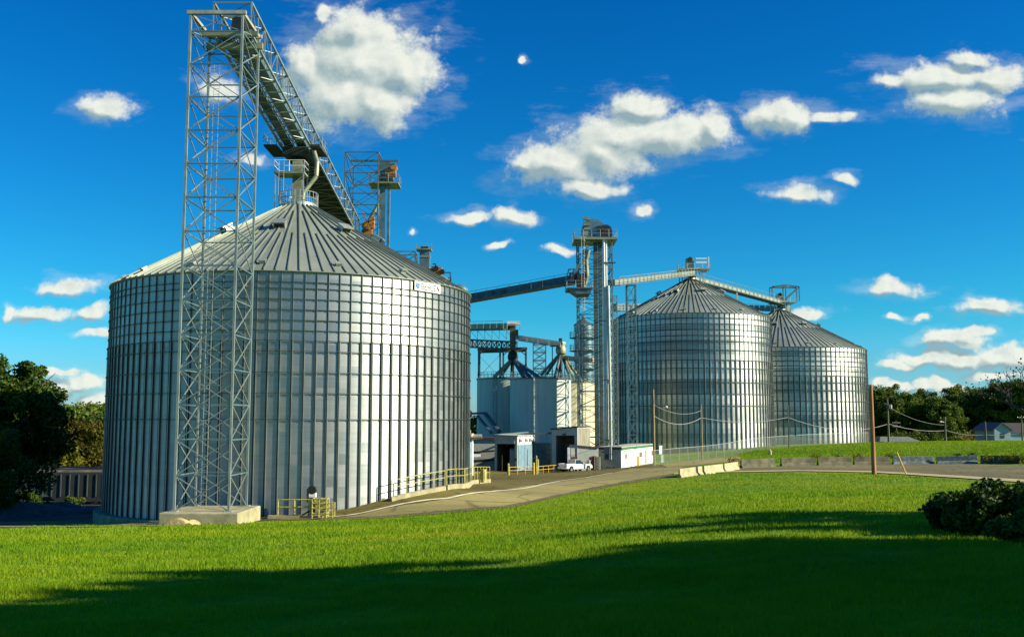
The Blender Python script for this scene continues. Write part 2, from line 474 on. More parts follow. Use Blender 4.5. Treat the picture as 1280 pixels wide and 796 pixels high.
def ground_np(x, y):
    x = np.asarray(x, float); y = np.asarray(y, float)
    sh = x.shape
    xc = np.clip(x.ravel(), -95, 120); yc = np.clip(y.ravel(), -25, 245)
    Q = np.stack([xc, yc], 1) / 100
    out = np.zeros(len(Q))
    for i in range(0, len(Q), 20000):
        q = Q[i:i+20000]
        d2 = ((q[:, None] - TX[None]) ** 2).sum(-1)
        K = .5 * d2 * np.log(d2 + 1e-12)
        out[i:i+20000] = K @ TW[:-3] + TW[-3] + q @ TW[-2:]
    # ease to the plain far away
    d = np.hypot(x.ravel() - xc, y.ravel() - yc)
    t = np.clip(d / 150, 0, 1); t = t*t*(3-2*t)
    return (out*(1-t) + (0.5 - 1.0)*t).reshape(sh)
def gz(x, y): return float(ground_np([x], [y])[0])
def G(px, py, y0=5, y1=260):
    """where the ray through a point of the view meets the ground"""
    u, v = ray(px, py)
    ys = np.linspace(y0, y1, 1400)
    h = CAMZ + v*ys - ground_np(u*ys, ys)
    k = np.argmax(h < 0) if (h < 0).any() else len(ys) - 1
    Y = ys[k]
    if k > 0 and h[k-1] > h[k]: Y = ys[k-1] + (ys[k]-ys[k-1]) * h[k-1]/(h[k-1]-h[k])
    return Vector((u*Y, Y, gz(u*Y, Y)))

def axis_pts(a, b, st, far):
    mid = list(np.arange(a, b + .01, st))
    out = []; s = st; x = b
    while x < far: s *= 1.35; x += s; out.append(x)
    pre = []; s = st; x = a
    while x > -far: s *= 1.35; x -= s; pre.append(x)
    return np.array(pre[::-1] + mid + out)
xs = axis_pts(-95, 120, 1.25, 5000); ys = axis_pts(-25, 245, 1.25, 5000)
XX, YY = np.meshgrid(xs, ys)
ZZ = ground_np(XX, YY)
me = bpy.data.meshes.new('ground')
nx, ny = len(xs), len(ys)
idx = np.arange(nx*ny).reshape(ny, nx)
quads = np.stack([idx[:-1,:-1], idx[:-1,1:], idx[1:,1:], idx[1:,:-1]], -1).reshape(-1, 4)
def np_mesh(me, V, Fc):
    me.vertices.add(len(V)); me.vertices.foreach_set('co', np.ascontiguousarray(V, np.float32).ravel())
    k = Fc.shape[1]
    me.loops.add(Fc.size); me.loops.foreach_set('vertex_index', np.ascontiguousarray(Fc, np.int32).ravel())
    me.polygons.add(len(Fc)); me.polygons.foreach_set('loop_start', np.arange(0, Fc.size, k, dtype=np.int32))
    me.update(calc_edges=True); me.validate()
np_mesh(me, np.stack([XX.ravel(), YY.ravel(), ZZ.ravel()], 1), quads)
me.polygons.foreach_set('use_smooth', [True]*len(me.polygons))
me.materials.append(M('ground_grass'))
go = bpy.data.objects.new('ground', me); COL.objects.link(go); tag(go, kind='structure')

def drape(name, poly, m, off, step=1.25):
    bm = bmesh.new()
    f = bm.faces.new([bm.verts.new((p[0], p[1], 0)) for p in poly])
    X0 = min(p[0] for p in poly); X1 = max(p[0] for p in poly); Y0 = min(p[1] for p in poly); Y1 = max(p[1] for p in poly)
    # cut along the lines of the ground grid so that the sheet follows it exactly
    for x in xs[(xs > X0) & (xs < X1)]:
        bmesh.ops.bisect_plane(bm, geom=bm.verts[:]+bm.edges[:]+bm.faces[:], plane_co=(x,0,0), plane_no=(1,0,0))
    for y in ys[(ys > Y0) & (ys < Y1)]:
        bmesh.ops.bisect_plane(bm, geom=bm.verts[:]+bm.edges[:]+bm.faces[:], plane_co=(0,y,0), plane_no=(0,1,0))
    bmesh.ops.triangulate(bm, faces=bm.faces[:])
    co = np.array([v.co[:] for v in bm.verts])
    z = ground_np(co[:,0], co[:,1]) + off
    for v, zz in zip(bm.verts, z): v.co.z = zz
    for f in bm.faces:
        if f.normal.z < 0: f.normal_flip()
        f.smooth = True
    me = bpy.data.meshes.new(name); bm.to_mesh(me); bm.free()
    me.materials.append(M(m))
    o = bpy.data.objects.new(name, me); COL.objects.link(o); tag(o, kind='structure')
    return o
def gpoly(pts, step=12):
    out = []
    for a, b in zip(pts[:-1], pts[1:]):
        n = max(1, int(math.hypot(b[0]-a[0], b[1]-a[1])/step))
        out += [tuple(G(a[0]+(b[0]-a[0])*i/n, a[1]+(b[1]-a[1])*i/n)[:2]) for i in range(n)]
    return out + [tuple(G(*pts[-1])[:2])]

LAWN_EDGE = [(-400,660),(0,659),(100,658),(203,657),(320,653),(400,650),(480,647),(560,640),(640,633),(680,624),(720,615),(780,604),(840,594.5),(880,592),(1000,590),(1090,592),(1140,595),(1200,599),(1280,604.5),(1420,616)]
edge = gpoly(LAWN_EDGE)
EAZ = np.array([math.atan2(x, y) for x, y in edge]); ED = np.array([math.hypot(x, y) for x, y in edge])
# the old asphalt of the yard
yard = gpoly([(330,651),(400,649),(480,646),(560,638),(640,631),(720,613),(800,597),(842,591.5),(842,586),(815,580)]) + \
       [(20,158),(22,175),(-2,178),(-12,160),(-10,120),(-6,100),(-4.5,91),(-8,84),(-14,78),(-20,76.5),(-24,75.5)]
drape('yard_asphalt', yard, 'asphalt_old', .035)
pale = gpoly([(385,649.5),(480,645.5),(560,638.5),(640,631.5),(680,622.5),(720,613.5),(780,602.5),(842,592.5),(900,587),(842,584),(790,586),(740,597),(640,611),(560,624),(480,636)])
vg = gpoly([(400,650.5),(480,648),(560,641.2),(640,634.2),(680,625.2),(720,616.2),(780,605),(842,594.8)]) + gpoly([(842,591.5),(780,600.5),(720,610.5),(680,619.5),(640,628.5),(560,635.5),(480,642.5),(400,648.5)])
drape('verge', vg, 'soil', .048)
rj = random.Random(12)
pale = [(x+rj.uniform(-.28,.28), y+rj.uniform(-.28,.28)) for x, y in pale]
drape('road', pale, 'road_pale', .065)
far_road = gpoly([(842,592),(900,590.5),(1000,589),(1090,590.5),(1140,593),(1200,597),(1300,604),(1500,620),(1600,600)]) + [(95,112),(60,119)] + gpoly([(1280,582),(1130,579),(1030,581.5),(930,585),(880,587)])
drape('road', far_road, 'asphalt_grey', .035)
ke = gpoly([(842,593.5),(900,591),(1000,589.3),(1090,591),(1140,594),(1200,598),(1280,603.5),(1420,615)])
kc = gpoly([(842,591.5),(900,589.5),(1000,588),(1090,589.2),(1140,591.8),(1200,595.2),(1280,600),(1420,610)])
drape('kerb_strip', ke + kc[::-1], 'kerb_pale', .085)
lc = [G(*p) for p in ((398,648),(480,636),(560,623.8),(615,615.4),(700,602),(740,596.3),(765,591.8))]
la, lb = [], []
for i, p in enumerate(lc):
    d_ = (lc[min(i+1, len(lc)-1)] - lc[max(i-1, 0)]); d_.z = 0; d_.normalize(); nn_ = Vector((d_.y, -d_.x, 0))
    la.append(tuple(p + nn_*.16)[:2]); lb.append(tuple(p - nn_*.16)[:2])
line_ = gpoly([(400,648.3),(480,637.0),(560,624.8),(640,611.4),(700,602.4),(740,596.6),(765,592.2)])
line2 = gpoly([(764,591.4),(739,595.8),(700,601.3),(640,610.0),(560,623.0),(480,634.9),(410,645)])
drape('road_line', la + lb[::-1], 'line_paint', .11)
upper_road = [tuple(G(*p)[:2]) for p in ((838,586),(900,578.5),(960,575),(925,571),(870,574.5),(820,581))]
drape('road', upper_road, 'road_pale', .05)
left_dirt = gpoly([(-400,659),(0,658),(100,657),(203,656),(320,652),(345,650)]) + [(-16,77),(-20,100),(-25,150),(-130,150),(-130,80)]
drape('rail_yard', left_dirt, 'dirt_dark', .04)
dp = gpoly([(-300,655),(0,654),(60,653),(140,654),(200,656)]) + gpoly([(203,658),(100,659.5),(0,660),(-300,661)])
drape('path', dp, 'dirt_path', .07)
SUN_E = 5.0; SKY_S = .078; EXPO = .85; CLOUD_SH = (2.2,3.1,3.3); CLOUD_HI = (6.3,6.5,5.8)
# ------------------------------------------------------------------ grain silos
def silo(name, label, cx, cy, R, zb, ze, za, nst, rings, z_deep, wall, base=None, vents_hi=(), vents_lo=(), rib_w=(.085,.17), rib_d=(.06,.11)):
    t = thing(name, label, 'grain silo', (cx, cy, zb), None)
    c = Vector((cx, cy, 0))
    MB().lathe([(R, zb), (R, ze)], c, nst*2).build('wall', wall, t, smooth=True)
    def ribs(z0, z1, w, d, part):
        mb = MB(); fl = MB()
        for i in range(nst):
            a = 2*PI*(i+.5)/nst
            # a hat-shaped post: its dark body carries the rib's shade in the colour
            mtx = Matrix.Rotation(a, 3, 'Z')
            mb.box((cx+math.cos(a)*(R+d/2), cy+math.sin(a)*(R+d/2), (z0+z1)/2), (d, w, z1-z0), mtx=mtx)
            tx, ty = -math.sin(a), math.cos(a); k = w*.36   # pale strip standing for the sunlit edge of the post
            fl.box((cx+math.cos(a)*(R+d+.012)+tx*k, cy+math.sin(a)*(R+d+.012)+ty*k, (z0+z1)/2), (.05, w*.34, z1-z0-.02), mtx=mtx)
        o_ = mb.build(part, 'silo_rib_shade', t); fl.build('stiffener_lit_edge', 'silo_rib', o_)
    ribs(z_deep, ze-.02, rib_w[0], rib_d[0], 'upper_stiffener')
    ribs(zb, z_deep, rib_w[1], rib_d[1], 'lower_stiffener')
    rh = .02 if R < 16.5 and name and cx < 0 else .07
    for z in rings:
        d = rib_d[0]+.03 if z > z_deep else rib_d[1]+.03
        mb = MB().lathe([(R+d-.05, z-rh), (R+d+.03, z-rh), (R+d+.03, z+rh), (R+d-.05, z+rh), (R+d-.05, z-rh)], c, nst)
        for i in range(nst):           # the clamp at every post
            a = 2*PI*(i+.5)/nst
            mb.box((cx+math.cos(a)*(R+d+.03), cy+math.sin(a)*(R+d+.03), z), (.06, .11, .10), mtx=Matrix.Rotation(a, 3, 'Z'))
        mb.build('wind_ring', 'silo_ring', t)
    # roof
    ra = (1.45 if cx < 0 else .95)*R/16
    sl = (za-ze)/(R-ra)
    cone = lambda r: za - (r-ra)*sl
    MB().lathe([(R-.02, ze-.22), (R+.22, ze-.10), (R+.22, cone(R+.22)+.06), (ra, za), (ra*.3, za+.12)], c, nst).build('roof', 'roof_metal', t)
    rb = MB()
    for i in range(nst):
        a = 2*PI*i/nst
        r0 = ra*1.05 if i % 2 == 0 else .53*R
        if i % 4 == 2: r0 = .2*R
        p = (cx+math.cos(a)*r0, cy+math.sin(a)*r0, cone(r0)+.04); q = (cx+math.cos(a)*(R+.2), cy+math.sin(a)*(R+.2), cone(R+.2)+.06)
        rb.bar(p, q, .08*R/16, .19*R/16)
    rb.build('roof_rib', 'roof_rib', t)
    MB().lathe([(ra+.18, za-.35), (ra+.18, za+.25), (ra-.05, za+.3)], c, 40).build('apex_collar', 'galv_light', t, smooth=True)
    for (r, deg) in vents_hi:      # hooded roof vents
        a = math.radians(deg) - PI/2
        base_ = Vector((cx+math.cos(a)*r, cy+math.sin(a)*r, cone(r)))
        tilt = math.atan(sl)
        mtx = Matrix.Rotation(a, 3, 'Z') @ Matrix.Rotation(tilt, 3, 'Y')
        nrm = mtx @ Vector((0,0,1)); out = mtx @ Vector((1,0,0))
        mb = MB(); mb.box(base_+nrm*.28, (.75, 1.0, .5), mtx=mtx)
        mb.box(base_+nrm*.58+out*.1, (1.05, 1.15, .10), mtx=mtx)
        v = mb.build('roof_vent', 'galv_light', t)
        MB().box(base_+nrm*.28+out*.385, (.02, .85, .38), mtx=mtx).build('vent_opening', 'dark_metal', v)
    for (r, deg) in vents_lo:
        a = math.radians(deg) - PI/2
        base_ = Vector((cx+math.cos(a)*r, cy+math.sin(a)*r, cone(r)))
        mtx = Matrix.Rotation(a, 3, 'Z') @ Matrix.Rotation(math.atan(sl), 3, 'Y')
        nrm = mtx @ Vector((0,0,1)); out = mtx @ Vector((1,0,0))
        mb = MB(); mb.box(base_+nrm*.16, (.35, .5, .30), mtx=mtx); mb.box(base_+nrm*.34+out*.05, (.5, .62, .06), mtx=mtx)
        mb.build('inspection_hatch', 'galv_light', t)
    if base:
        MB().lathe([(R-.5, zb+.02), (R+base[0]-.08, zb+.02), (R+base[0], zb-.06), (R+base[0], zb-base[1]), (R-.5, zb-base[1])], c, 120).build('concrete_base', 'concrete_moss', t, smooth=True)
    return t, cone

S1 = (-20.0, 91.85); R1 = 16.0
zrow = lambda py, Y: P(377, py, Y).z
rings1 = [zrow(y, 75.85) for y in (351.7, 359.6, 373.1, 386.3, 399.5, 412.4, 425, 438.4, 465.1, 491, 524)]
s1, cone1 = silo('grain_silo', 'largest corrugated steel grain silo on the left, behind the tall lattice support tower', S1[0], S1[1], R1, .40, 19.53, 27.85, 112,
    rings1, zrow(425, 75.85), 'silo_wall_a', base=(.75, 2.6), vents_hi=[(7.2, k*45) for k in range(8)], vents_lo=[(14.9, 2+22.5*k) for k in range(16)])
# apex railing of silo 1
mb = MB()
for i in range(24):
    a = 2*PI*i/24
    p = Vector((S1[0]+1.75*math.cos(a), S1[1]+1.75*math.sin(a), 28.0))
    mb.tube(p+Vector((0,0,-.3)), p+Vector((0,0,1.15)), .03, 5)
for z in (28.55, 29.12):
    for i in range(24):
        a, b = 2*PI*i/24, 2*PI*(i+1)/24
        mb.tube((S1[0]+1.75*math.cos(a), S1[1]+1.75*math.sin(a), z), (S1[0]+1.75*math.cos(b), S1[1]+1.75*math.sin(b), z), .03, 5)
mb.build('apex_guardrail', 'galv_light', s1)
# maker's sign below the eave: a curved plate with its emblem and the word
def arc_pt(phi, r, z): return Vector((S1[0]+r*math.sin(phi), S1[1]-r*math.cos(phi), z))
SIGN_A, SIGN_B = math.radians(48.0), math.radians(59.5)
zs0, zs1 = 18.62, 19.38
mb = MB(); k = 8
for i in range(k):
    a = SIGN_A+(SIGN_B-SIGN_A)*i/k; b = SIGN_A+(SIGN_B-SIGN_A)*(i+1)/k
    for (r, r2) in ((R1+.24, R1+.28),):
        mb.prism([arc_pt(a, r, zs0), arc_pt(b, r, zs0), arc_pt(b, r2, zs0), arc_pt(a, r2, zs0)], (0,0,zs1-zs0))
mb = MB().lathe([(R1+.13,zs0),(R1+.16,zs0),(R1+.16,zs1),(R1+.13,zs1),(R1+.13,zs0)], (S1[0],S1[1],0), 12, SIGN_A-PI/2, SIGN_B-PI/2)
sign = mb.build('sign_board', 'bright_white', s1)
def on_sign(x, z, r=R1+.145):   # x metres along the plate, z metres up
    return arc_pt(SIGN_A + x/(R1+.16), r, zs0+z)
STROKE = {
 'B': [((0,0),(0,1)),((0,1),(.55,1)),((0,.5),(.6,.5)),((0,0),(.6,0)),((.6,.95),(.6,.58)),((.66,.45),(.66,.05))],
 'E': [((0,0),(0,1)),((0,1),(.6,1)),((0,.5),(.5,.5)),((0,0),(.6,0))],
 'H': [((0,0),(0,1)),((.62,0),(.62,1)),((0,.5),(.62,.5))],
 'L': [((0,0),(0,1)),((0,0),(.58,0))],
 'N': [((0,0),(0,1)),((.62,0),(.62,1)),((0,1),(.62,0))]}
x = .78
mb = MB()
for ch in 'BEHLEN':
    for (a, b) in STROKE[ch]:
        mb.bar(on_sign(x+a[0]*.42, .15+a[1]*.46), on_sign(x+b[0]*.42, .15+b[1]*.46), .072, .072)
    x += .395
mb.build('lettering', 'letter_dark', sign)
mb = MB()
mb.prism([on_sign(.16,.66,R1+.163), on_sign(.36,.56,R1+.163), on_sign(.56,.66,R1+.163), on_sign(.60,.34,R1+.163), on_sign(.36,.08,R1+.163), on_sign(.12,.34,R1+.163)], (arc_pt(SIGN_A,1,0)-arc_pt(SIGN_A,0,0))*.02)
em = mb.build('emblem', 'sign_blue', sign)
MB().bar(on_sign(.20,.36,R1+.20), on_sign(.52,.36,R1+.20), .08, .02).build('emblem_bar', 'bright_white', sign)

a2 = math.radians(10.25); D2 = 205
S2 = (D2*math.sin(a2), D2*math.cos(a2)); R2 = 15.75
def courses(ze, zb, h, ks): return [ze - h*k for k in ks]
zb2, ze2, za2 = 1.9, 8+.1068*(D2-R2), 8+.1395*D2
h2 = (ze2-zb2)/24
s2, cone2 = silo('grain_silo', 'middle steel grain silo with a bright reflection, directly right of the elevator tower', S2[0], S2[1], R2, zb2, ze2, za2, 96,
    courses(ze2, zb2, h2, (1,2,3,4,5,6.5,8.2,9.6,12,14,16)), ze2-h2*8.2, 'silo_wall_b', vents_hi=[(R2*.42, 10+k*45) for k in range(8)], vents_lo=[(R2*.93, 8+22.5*k) for k in range(16)], rib_w=(.12,.27), rib_d=(.08,.14))
a3 = math.radians(15.15); D3 = 243
S3 = (D3*math.sin(a3), D3*math.cos(a3)); R3 = 19.0
zb3, ze3, za3 = 2.75, 8+.0713*(D3-R3), 8+.1065*D3
h3 = (ze3-zb3)/20
s3, cone3 = silo('grain_silo', 'farthest and lowest steel grain silo, right of and behind the middle one', S3[0], S3[1], R3, zb3, ze3, za3, 98,
    courses(ze3, zb3, h3, (1,2,3,4,5,6,7.4,9,11.2,13.2,15)), ze3-h3*6, 'silo_wall_c', vents_hi=[(R3*.45, 22+k*45) for k in range(8)], vents_lo=[(R3*.93, 4+22.5*k) for k in range(16)], rib_w=(.13,.31), rib_d=(.09,.15))

# ------------------------------------------------------------------ lattice towers, bridges, conveyors
def lattice(t, x0, x1, y0, y1, zs, leg=.16, br=.07, m='galv_light', mb_=None, hor=None, rz=0):
    cx, cy = (x0+x1)/2, (y0+y1)/2
    ca, sa = math.cos(rz), math.sin(rz)
    def R_(x, y, z): return (cx+(x-cx)*ca-(y-cy)*sa, cy+(x-cx)*sa+(y-cy)*ca, z)
    for x, y in ((x0,y0),(x1,y0),(x1,y1),(x0,y1)):
        MB().bar(R_(x,y,zs[0]), R_(x,y,zs[-1]), leg).build('leg', m, t)
    c4 = [(x0,y0),(x1,y0),(x1,y1),(x0,y1)]
    xb = MB()
    for i, z in enumerate(zs):
        hb = MB()
        for j in range(4):
            a, b = c4[j], c4[(j+1)%4]
            if i: hb.bar(R_(*a, z), R_(*b, z), br*1.5)
            if i+1 < len(zs):
                xb.bar(R_(*a, z), R_(*b, zs[i+1]), br); xb.bar(R_(*b, z), R_(*a, zs[i+1]), br)
        if i: hb.build('crossbar', hor or m, t)
    xb.build('bracing', m, t)

def railing_mb(mb, pts, h=1.05, r=.03, sp=1.5, rails=(.5, 1.0)):
    for a, b in zip(pts[:-1], pts[1:]):
        a, b = Vector(a), Vector(b); L = (b-a).length; n = max(1, round(L/sp))
        for i in range(n+1):
            p = a.lerp(b, i/n); mb.tube(p, p+Vector((0,0,h)), r, 5)
        for f in rails: mb.tube(a+Vector((0,0,h*f)), b+Vector((0,0,h*f)), r, 5)

def platform(t, x0, x1, y0, y1, z, m='galv_dark', rail_m='galv_light', th=.18, h=1.05, hole=False):
    MB().box(((x0+x1)/2, (y0+y1)/2, z-th/2), (x1-x0, y1-y0, th)).build('platform_deck', m, t)
    mb = MB(); railing_mb(mb, [(x0,y0,z),(x1,y0,z),(x1,y1,z),(x0,y1,z),(x0,y0,z)], h=h); mb.build('guardrail', rail_m, t)

def bridge(t, A, B, w, h, n, m='galv_light', chord=.16, br=.07, pan=None, house=None, deck=None, cross=True, pm='underside'):
    """a box truss between two points (bottom centre line)"""
    A, B = Vector(A), Vector(B); d = (B-A); L = d.length; d.normalize()
    s = Vector((d.y, -d.x, 0)).normalized(); up = Vector((0,0,1))
    pt = lambda f, i, j: A.lerp(B, f) + s*(i*w/2) + up*(j*h)
    for i in (-1, 1):
        for j in (0, 1):
            MB().bar(pt(0,i,j), pt(1,i,j), chord).build('chord', m, t)
    mb = MB()
    for k in range(n+1):
        f = k/n
        for i in (-1, 1): mb.bar(pt(f,i,0), pt(f,i,1), br*1.2)
        for j in (0, 1): mb.bar(pt(f,-1,j), pt(f,1,j), br*1.4)
        if k < n:
            g = (k+1)/n
            for i in (-1, 1):
                if k % 2: mb.bar(pt(f,i,0), pt(g,i,1), br)
                else: mb.bar(pt(f,i,1), pt(g,i,0), br)
            if cross:
                for j in (0, 1):
                    mb.bar(pt(f,-1,j), pt(g,1,j), br) if k % 2 else mb.bar(pt(f,1,j), pt(g,-1,j), br)
    mb.build('bracing', m, t)
    if pan:
        a, b = pan; a_, b_ = A.lerp(B, a)+up*.12, A.lerp(B, b)+up*.12
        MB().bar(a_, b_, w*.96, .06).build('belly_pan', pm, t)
    if house:
        f0, f1, hw, hh, off = house
        MB().bar(A.lerp(B,f0)+up*(.25+hh/2)+s*off, A.lerp(B,f1)+up*(.25+hh/2)+s*off, hw, hh).build('belt_housing', 'steel_teal', t)
    if deck:
        f0, f1, dw, off = deck
        a_, b_ = A.lerp(B,f0)+up*.16+s*off, A.lerp(B,f1)+up*.16+s*off
        MB().bar(a_, b_, dw, .05).build('walkway', 'galv_dark', t)
        mb = MB(); railing_mb(mb, [a_+s*dw/2, b_+s*dw/2], sp=1.8); railing_mb(mb, [a_-s*dw/2, b_-s*dw/2], sp=1.8); mb.build('handrail', 'galv_light', t)

# near support tower on its concrete pad
X0, X1, Y0, Y1 = -22.9, -19.2, 68.4, 72.9
pz = 1.85
pad = MB()
pb = gz(-21, 68) - 1.0
pad.box((-20.9, 70.3, (pz+pb)/2), (5.3, 6.0, pz-pb), rz=0)
o = pad.build('concrete_pad', 'concrete', None, loc=(-20.9, 70.2, pb)); tag(o, 'pale concrete pad under the feet of the tall lattice tower', 'concrete pad')
bev = o.modifiers.new('bevel', 'BEVEL'); bev.width = .06
tw = thing('support_tower', 'tall slender galvanised lattice tower in front of the largest silo', 'tower', (-21.05, 70.6, pz))
zt = P(238, 18, Y0).z
zs = [pz + (zt-1.25-pz)*i/14 for i in range(15)]
lattice(tw, X0, X1, Y0, Y1, zs + [zt], leg=.16, br=.058, m='tower_steel', hor='steel_teal')
for x, y in ((X0,Y0),(X1,Y0),(X1,Y1),(X0,Y1)):
    MB().box((x, y, pz+.03), (.5, .5, .06)).build('base_plate', 'galv_light', tw)
for y_ in (Y0, Y1): MB().box(((X0+X1)/2, y_, zt+.12), (X1-X0+.5, .24, .26)).build('cap_beam', 'cream_steel', tw)
for x_ in (X0, X1): MB().box((x_, (Y0+Y1)/2, zt+.10), (.22, Y1-Y0-.3, .22)).build('side_beam', 'cream_steel', tw)
mb = MB(); mb.tube((X0+.5, Y1-.3, pz), (X0+.5, Y1-.3, zt-2.2), .02, 5); mb.tube((X0+.9, Y1-.3, pz), (X0+.9, Y1-.3, zt-2.2), .02, 5)
z = pz+.3
while z < zt-2.3: mb.tube((X0+.5, Y1-.3, z), (X0+.9, Y1-.3, z), .016, 4, caps=False); z += .45
mb.build('ladder', 'galv_light', tw)
# inclined bridge from that tower over the apex
bx = -20.7
zA, zB = 8+28.35+.1, 8+28.35-.107*(124-72)
br1 = thing('conveyor_bridge', 'long truss conveyor bridge sloping from the tall tower over the peak of the largest silo', 'conveyor bridge', (bx, 71, 0))
A, B = Vector((bx, 71, zA)), Vector((bx, 124, zB))
bridge(br1, A, B, 2.8, 2.3, 26, m='tower_steel', chord=.16, br=.06, pan=(.44, 1), house=(.04, 1, .9, .75, .45), deck=(.02, 1, .8, -.75))
mb = MB(); mb.box((bx-.2, 71.0, zA-.1), (4.3, .3, .35)); mb.box((bx-.2, 72.6, zA-.42), (4.2, .35, .45)); mb.build('end_beam', 'spout', br1)
mb = MB(); mb.box((bx+.35, 72.2, zA+.9), (1.0, 1.5, 1.0)); mb.tube((bx-.2, 72.4, zA+.9), (bx+1.2, 72.4, zA+.9), .42, 14); mb.build('tail_drum', 'dark_metal', br1)
# conveyor side gallery towards the drop (dark closed sides seen beyond the peak)
mb = MB(); a_, b_ = A.lerp(B, .5), A.lerp(B, 1)
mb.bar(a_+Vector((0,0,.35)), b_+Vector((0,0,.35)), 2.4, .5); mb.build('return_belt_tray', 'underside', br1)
# head platform & chute over the apex
zc = zA + (zB-zA)*((94-71)/53.)
hp = thing('discharge_head', 'green discharge chute with railed platforms between the truss bridge and the largest silo peak', 'discharge chute', (-20.0, 91.9, 28.2))
yb0, yb1 = 92.0, 98.0
platform(hp, -23.5, -22.3, yb0, yb0+4, zc-.05, m='underside')
platform(hp, -19.1, -18.2, yb0, yb0+4, zc-.05, m='underside')
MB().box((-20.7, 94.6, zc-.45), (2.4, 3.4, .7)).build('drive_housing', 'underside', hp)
MB().tube((-20.6, 94.6, zc-.9), (-20.3, 93.0, zc-2.3), .75, 4, r2=.5).build('hopper', 'dark_metal', hp)
mb = MB(); mb.bar((-20.4, 93.0, zc-1.6), (-20.1, 91.9, 28.2), .9, .9); mb.build('chute', 'spout', hp)
mb = MB(); mb.path([(-18.9, 92.8, zc-.5), (-18.5, 92.5, zc-1.6), (-18.5, 92.2, zc-3.1), (-19.6, 91.9, 29.3), (-19.75, 91.85, 28.2)], .22, 10); mb.build('bypass_spout', 'spout', hp, smooth=True)
platform(hp, -22.1, -19.3, 90.6, 92.6, 31.0, m='spout', rail_m='bright_white')
mb = MB()
for x, y in ((-22.0,90.7),(-22.0,92.5),(-19.4,90.7),(-19.4,92.5)):
    MB().bar((x, y, 27.6), (x, y, 30.9), .1).build('platform_leg', 'galv_light', hp)
mb.bar((-22,90.7,28.4),(-19.4,90.7,30.6),.06); mb.bar((-19.4,90.7,28.4),(-22,90.7,30.6),.06)
mb.build('brace', 'galv_light', hp)
mb = MB()
for x in (-21.6, -21.15): mb.tube((x, 90.4, 28.0), (x, 90.4, 31.9), .03, 5)
for k in range(12): mb.tube((-21.6, 90.4, 28.2+k*.3), (-21.15, 90.4, 28.2+k*.3), .02, 4)
mb.build('ladder', 'galv_light', hp)

# second tower behind the silo with its bucket elevator
t2 = thing('elevator_tower', 'dark lattice tower with a bucket elevator rising behind the largest silo roof', 'elevator tower', (-18.8, 125, 0))
lattice(t2, -20.9, -16.75, 122, 128.6, [2+ (41.4-2)*i/15 for i in range(16)], leg=.15, br=.075, m='leg_steel')
MB().bar((-20.4, 123.2, 40.6), (-14.3, 123.2, 40.6), .22).build('hoist_beam', 'leg_steel', t2)
for x_, w_ in ((-16.55, .6), (-15.75, .32)): MB().box((x_, 125, 20), (w_, .7, 38)).build('elevator_leg', 'steel_teal', t2)
platform(t2, -18.2, -14.4, 123.5, 127.0, 38.0, m='spout')
mb = MB(); mb.box((-16.1, 125, 39.3), (1.9, 1.4, 1.6)); mb.tube((-16.1, 124.2, 39.9), (-16.1, 125.8, 39.9), .95, 16); mb.build('elevator_head', 'steel_teal', t2)
mb = MB(); mb.box((-15.4, 124.0, 39.2), (1.3, .9, .9)); mb.tube((-15.0, 123.4, 39.9), (-15.0, 124.4, 39.9), .42, 12); mb.build('drive_motor', 'orange_paint', t2)
MB().tube((-17.0, 124.6, 35.3), (-20.2, 124.2, 29.2), .26, 8).build('spout', 'spout', t2)
mb = MB(); mb.box((-18.2, 124.5, 31.6), (1.0, 1.2, 1.3)); mb.box((-17.7, 124.0, 32.8), (.6, .8, 1.4)); mb.tube((-18.5, 123.6, 32.4), (-18.5, 124.8, 32.4), .5, 12); mb.bar((-18.8,123.4,34.0),(-17.3,123.4,30.4),.2); mb.build('gearbox', 'orange_paint', t2)
# duct, frame and drive seen above the right slope
Yd = 134.0
def XY(px, Y): return ray(px, 400)[0]*Y
def Z(py, Y): return P(640, py, Y).z
dct = thing('ventilation_duct', 'square blue-grey duct with a railed cap, behind the largest silo roof', 'duct', (XY(530.5, Yd), Yd, 0))
zc_ = Z(313, Yd)
MB().box((XY(530.5,Yd), Yd, (zc_+3)/2), (1.35, 1.35, zc_-3)).build('duct_shaft', 'steel_teal', dct)
MB().box((XY(530.5,Yd), Yd, zc_-.95), (1.5, 1.5, .14)).build('duct_flange', 'galv_light', dct)
platform(dct, XY(520,Yd), XY(539,Yd), Yd-1, Yd+1, zc_+.12, m='spout', h=.6)
MB().box((XY(530,Yd), Yd, zc_+.3), (1.0, 1.0, .3)).build('duct_cap', 'dark_metal', dct)
fr = thing('equipment_frame', 'open steel frame left of the square duct behind the silo roof', 'steel frame', (XY(506,Yd+3), Yd+3, 0))
lattice(fr, XY(486,Yd+3), XY(519,Yd+3), Yd+2, Yd+5, [4, 10, 16, 22, 25.5, 27.5, 29.4, 31.2], leg=.14, br=.08, m='leg_steel')
dr = thing('drive_unit', 'rusty orange conveyor drive with dark pulleys and bent pipes behind the silo eave', 'machine', (XY(548,Yd), Yd, Z(350,Yd)))
zq = Z(342, Yd)
mb = MB(); mb.box((XY(541,Yd), Yd, zq-.6), (1.5, 1.2, 2.6), rz=.3); mb.box((XY(547,Yd), Yd, zq-.1), (1.1, 1.2, 1.9)); mb.bar((XY(534,Yd), Yd-.6, zq), (XY(551,Yd), Yd-.6, zq-1.9), .35); mb.build('casing', 'orange_paint', dr)
mb = MB(); mb.tube((XY(545,Yd), Yd-1, zq+.6), (XY(545,Yd), Yd-.6, zq+.6), .36, 14); mb.tube((XY(553,Yd), Yd-.9, zq+.2), (XY(553,Yd), Yd+.2, zq+.2), .3, 12); mb.build('pulley', 'dark_metal', dr)
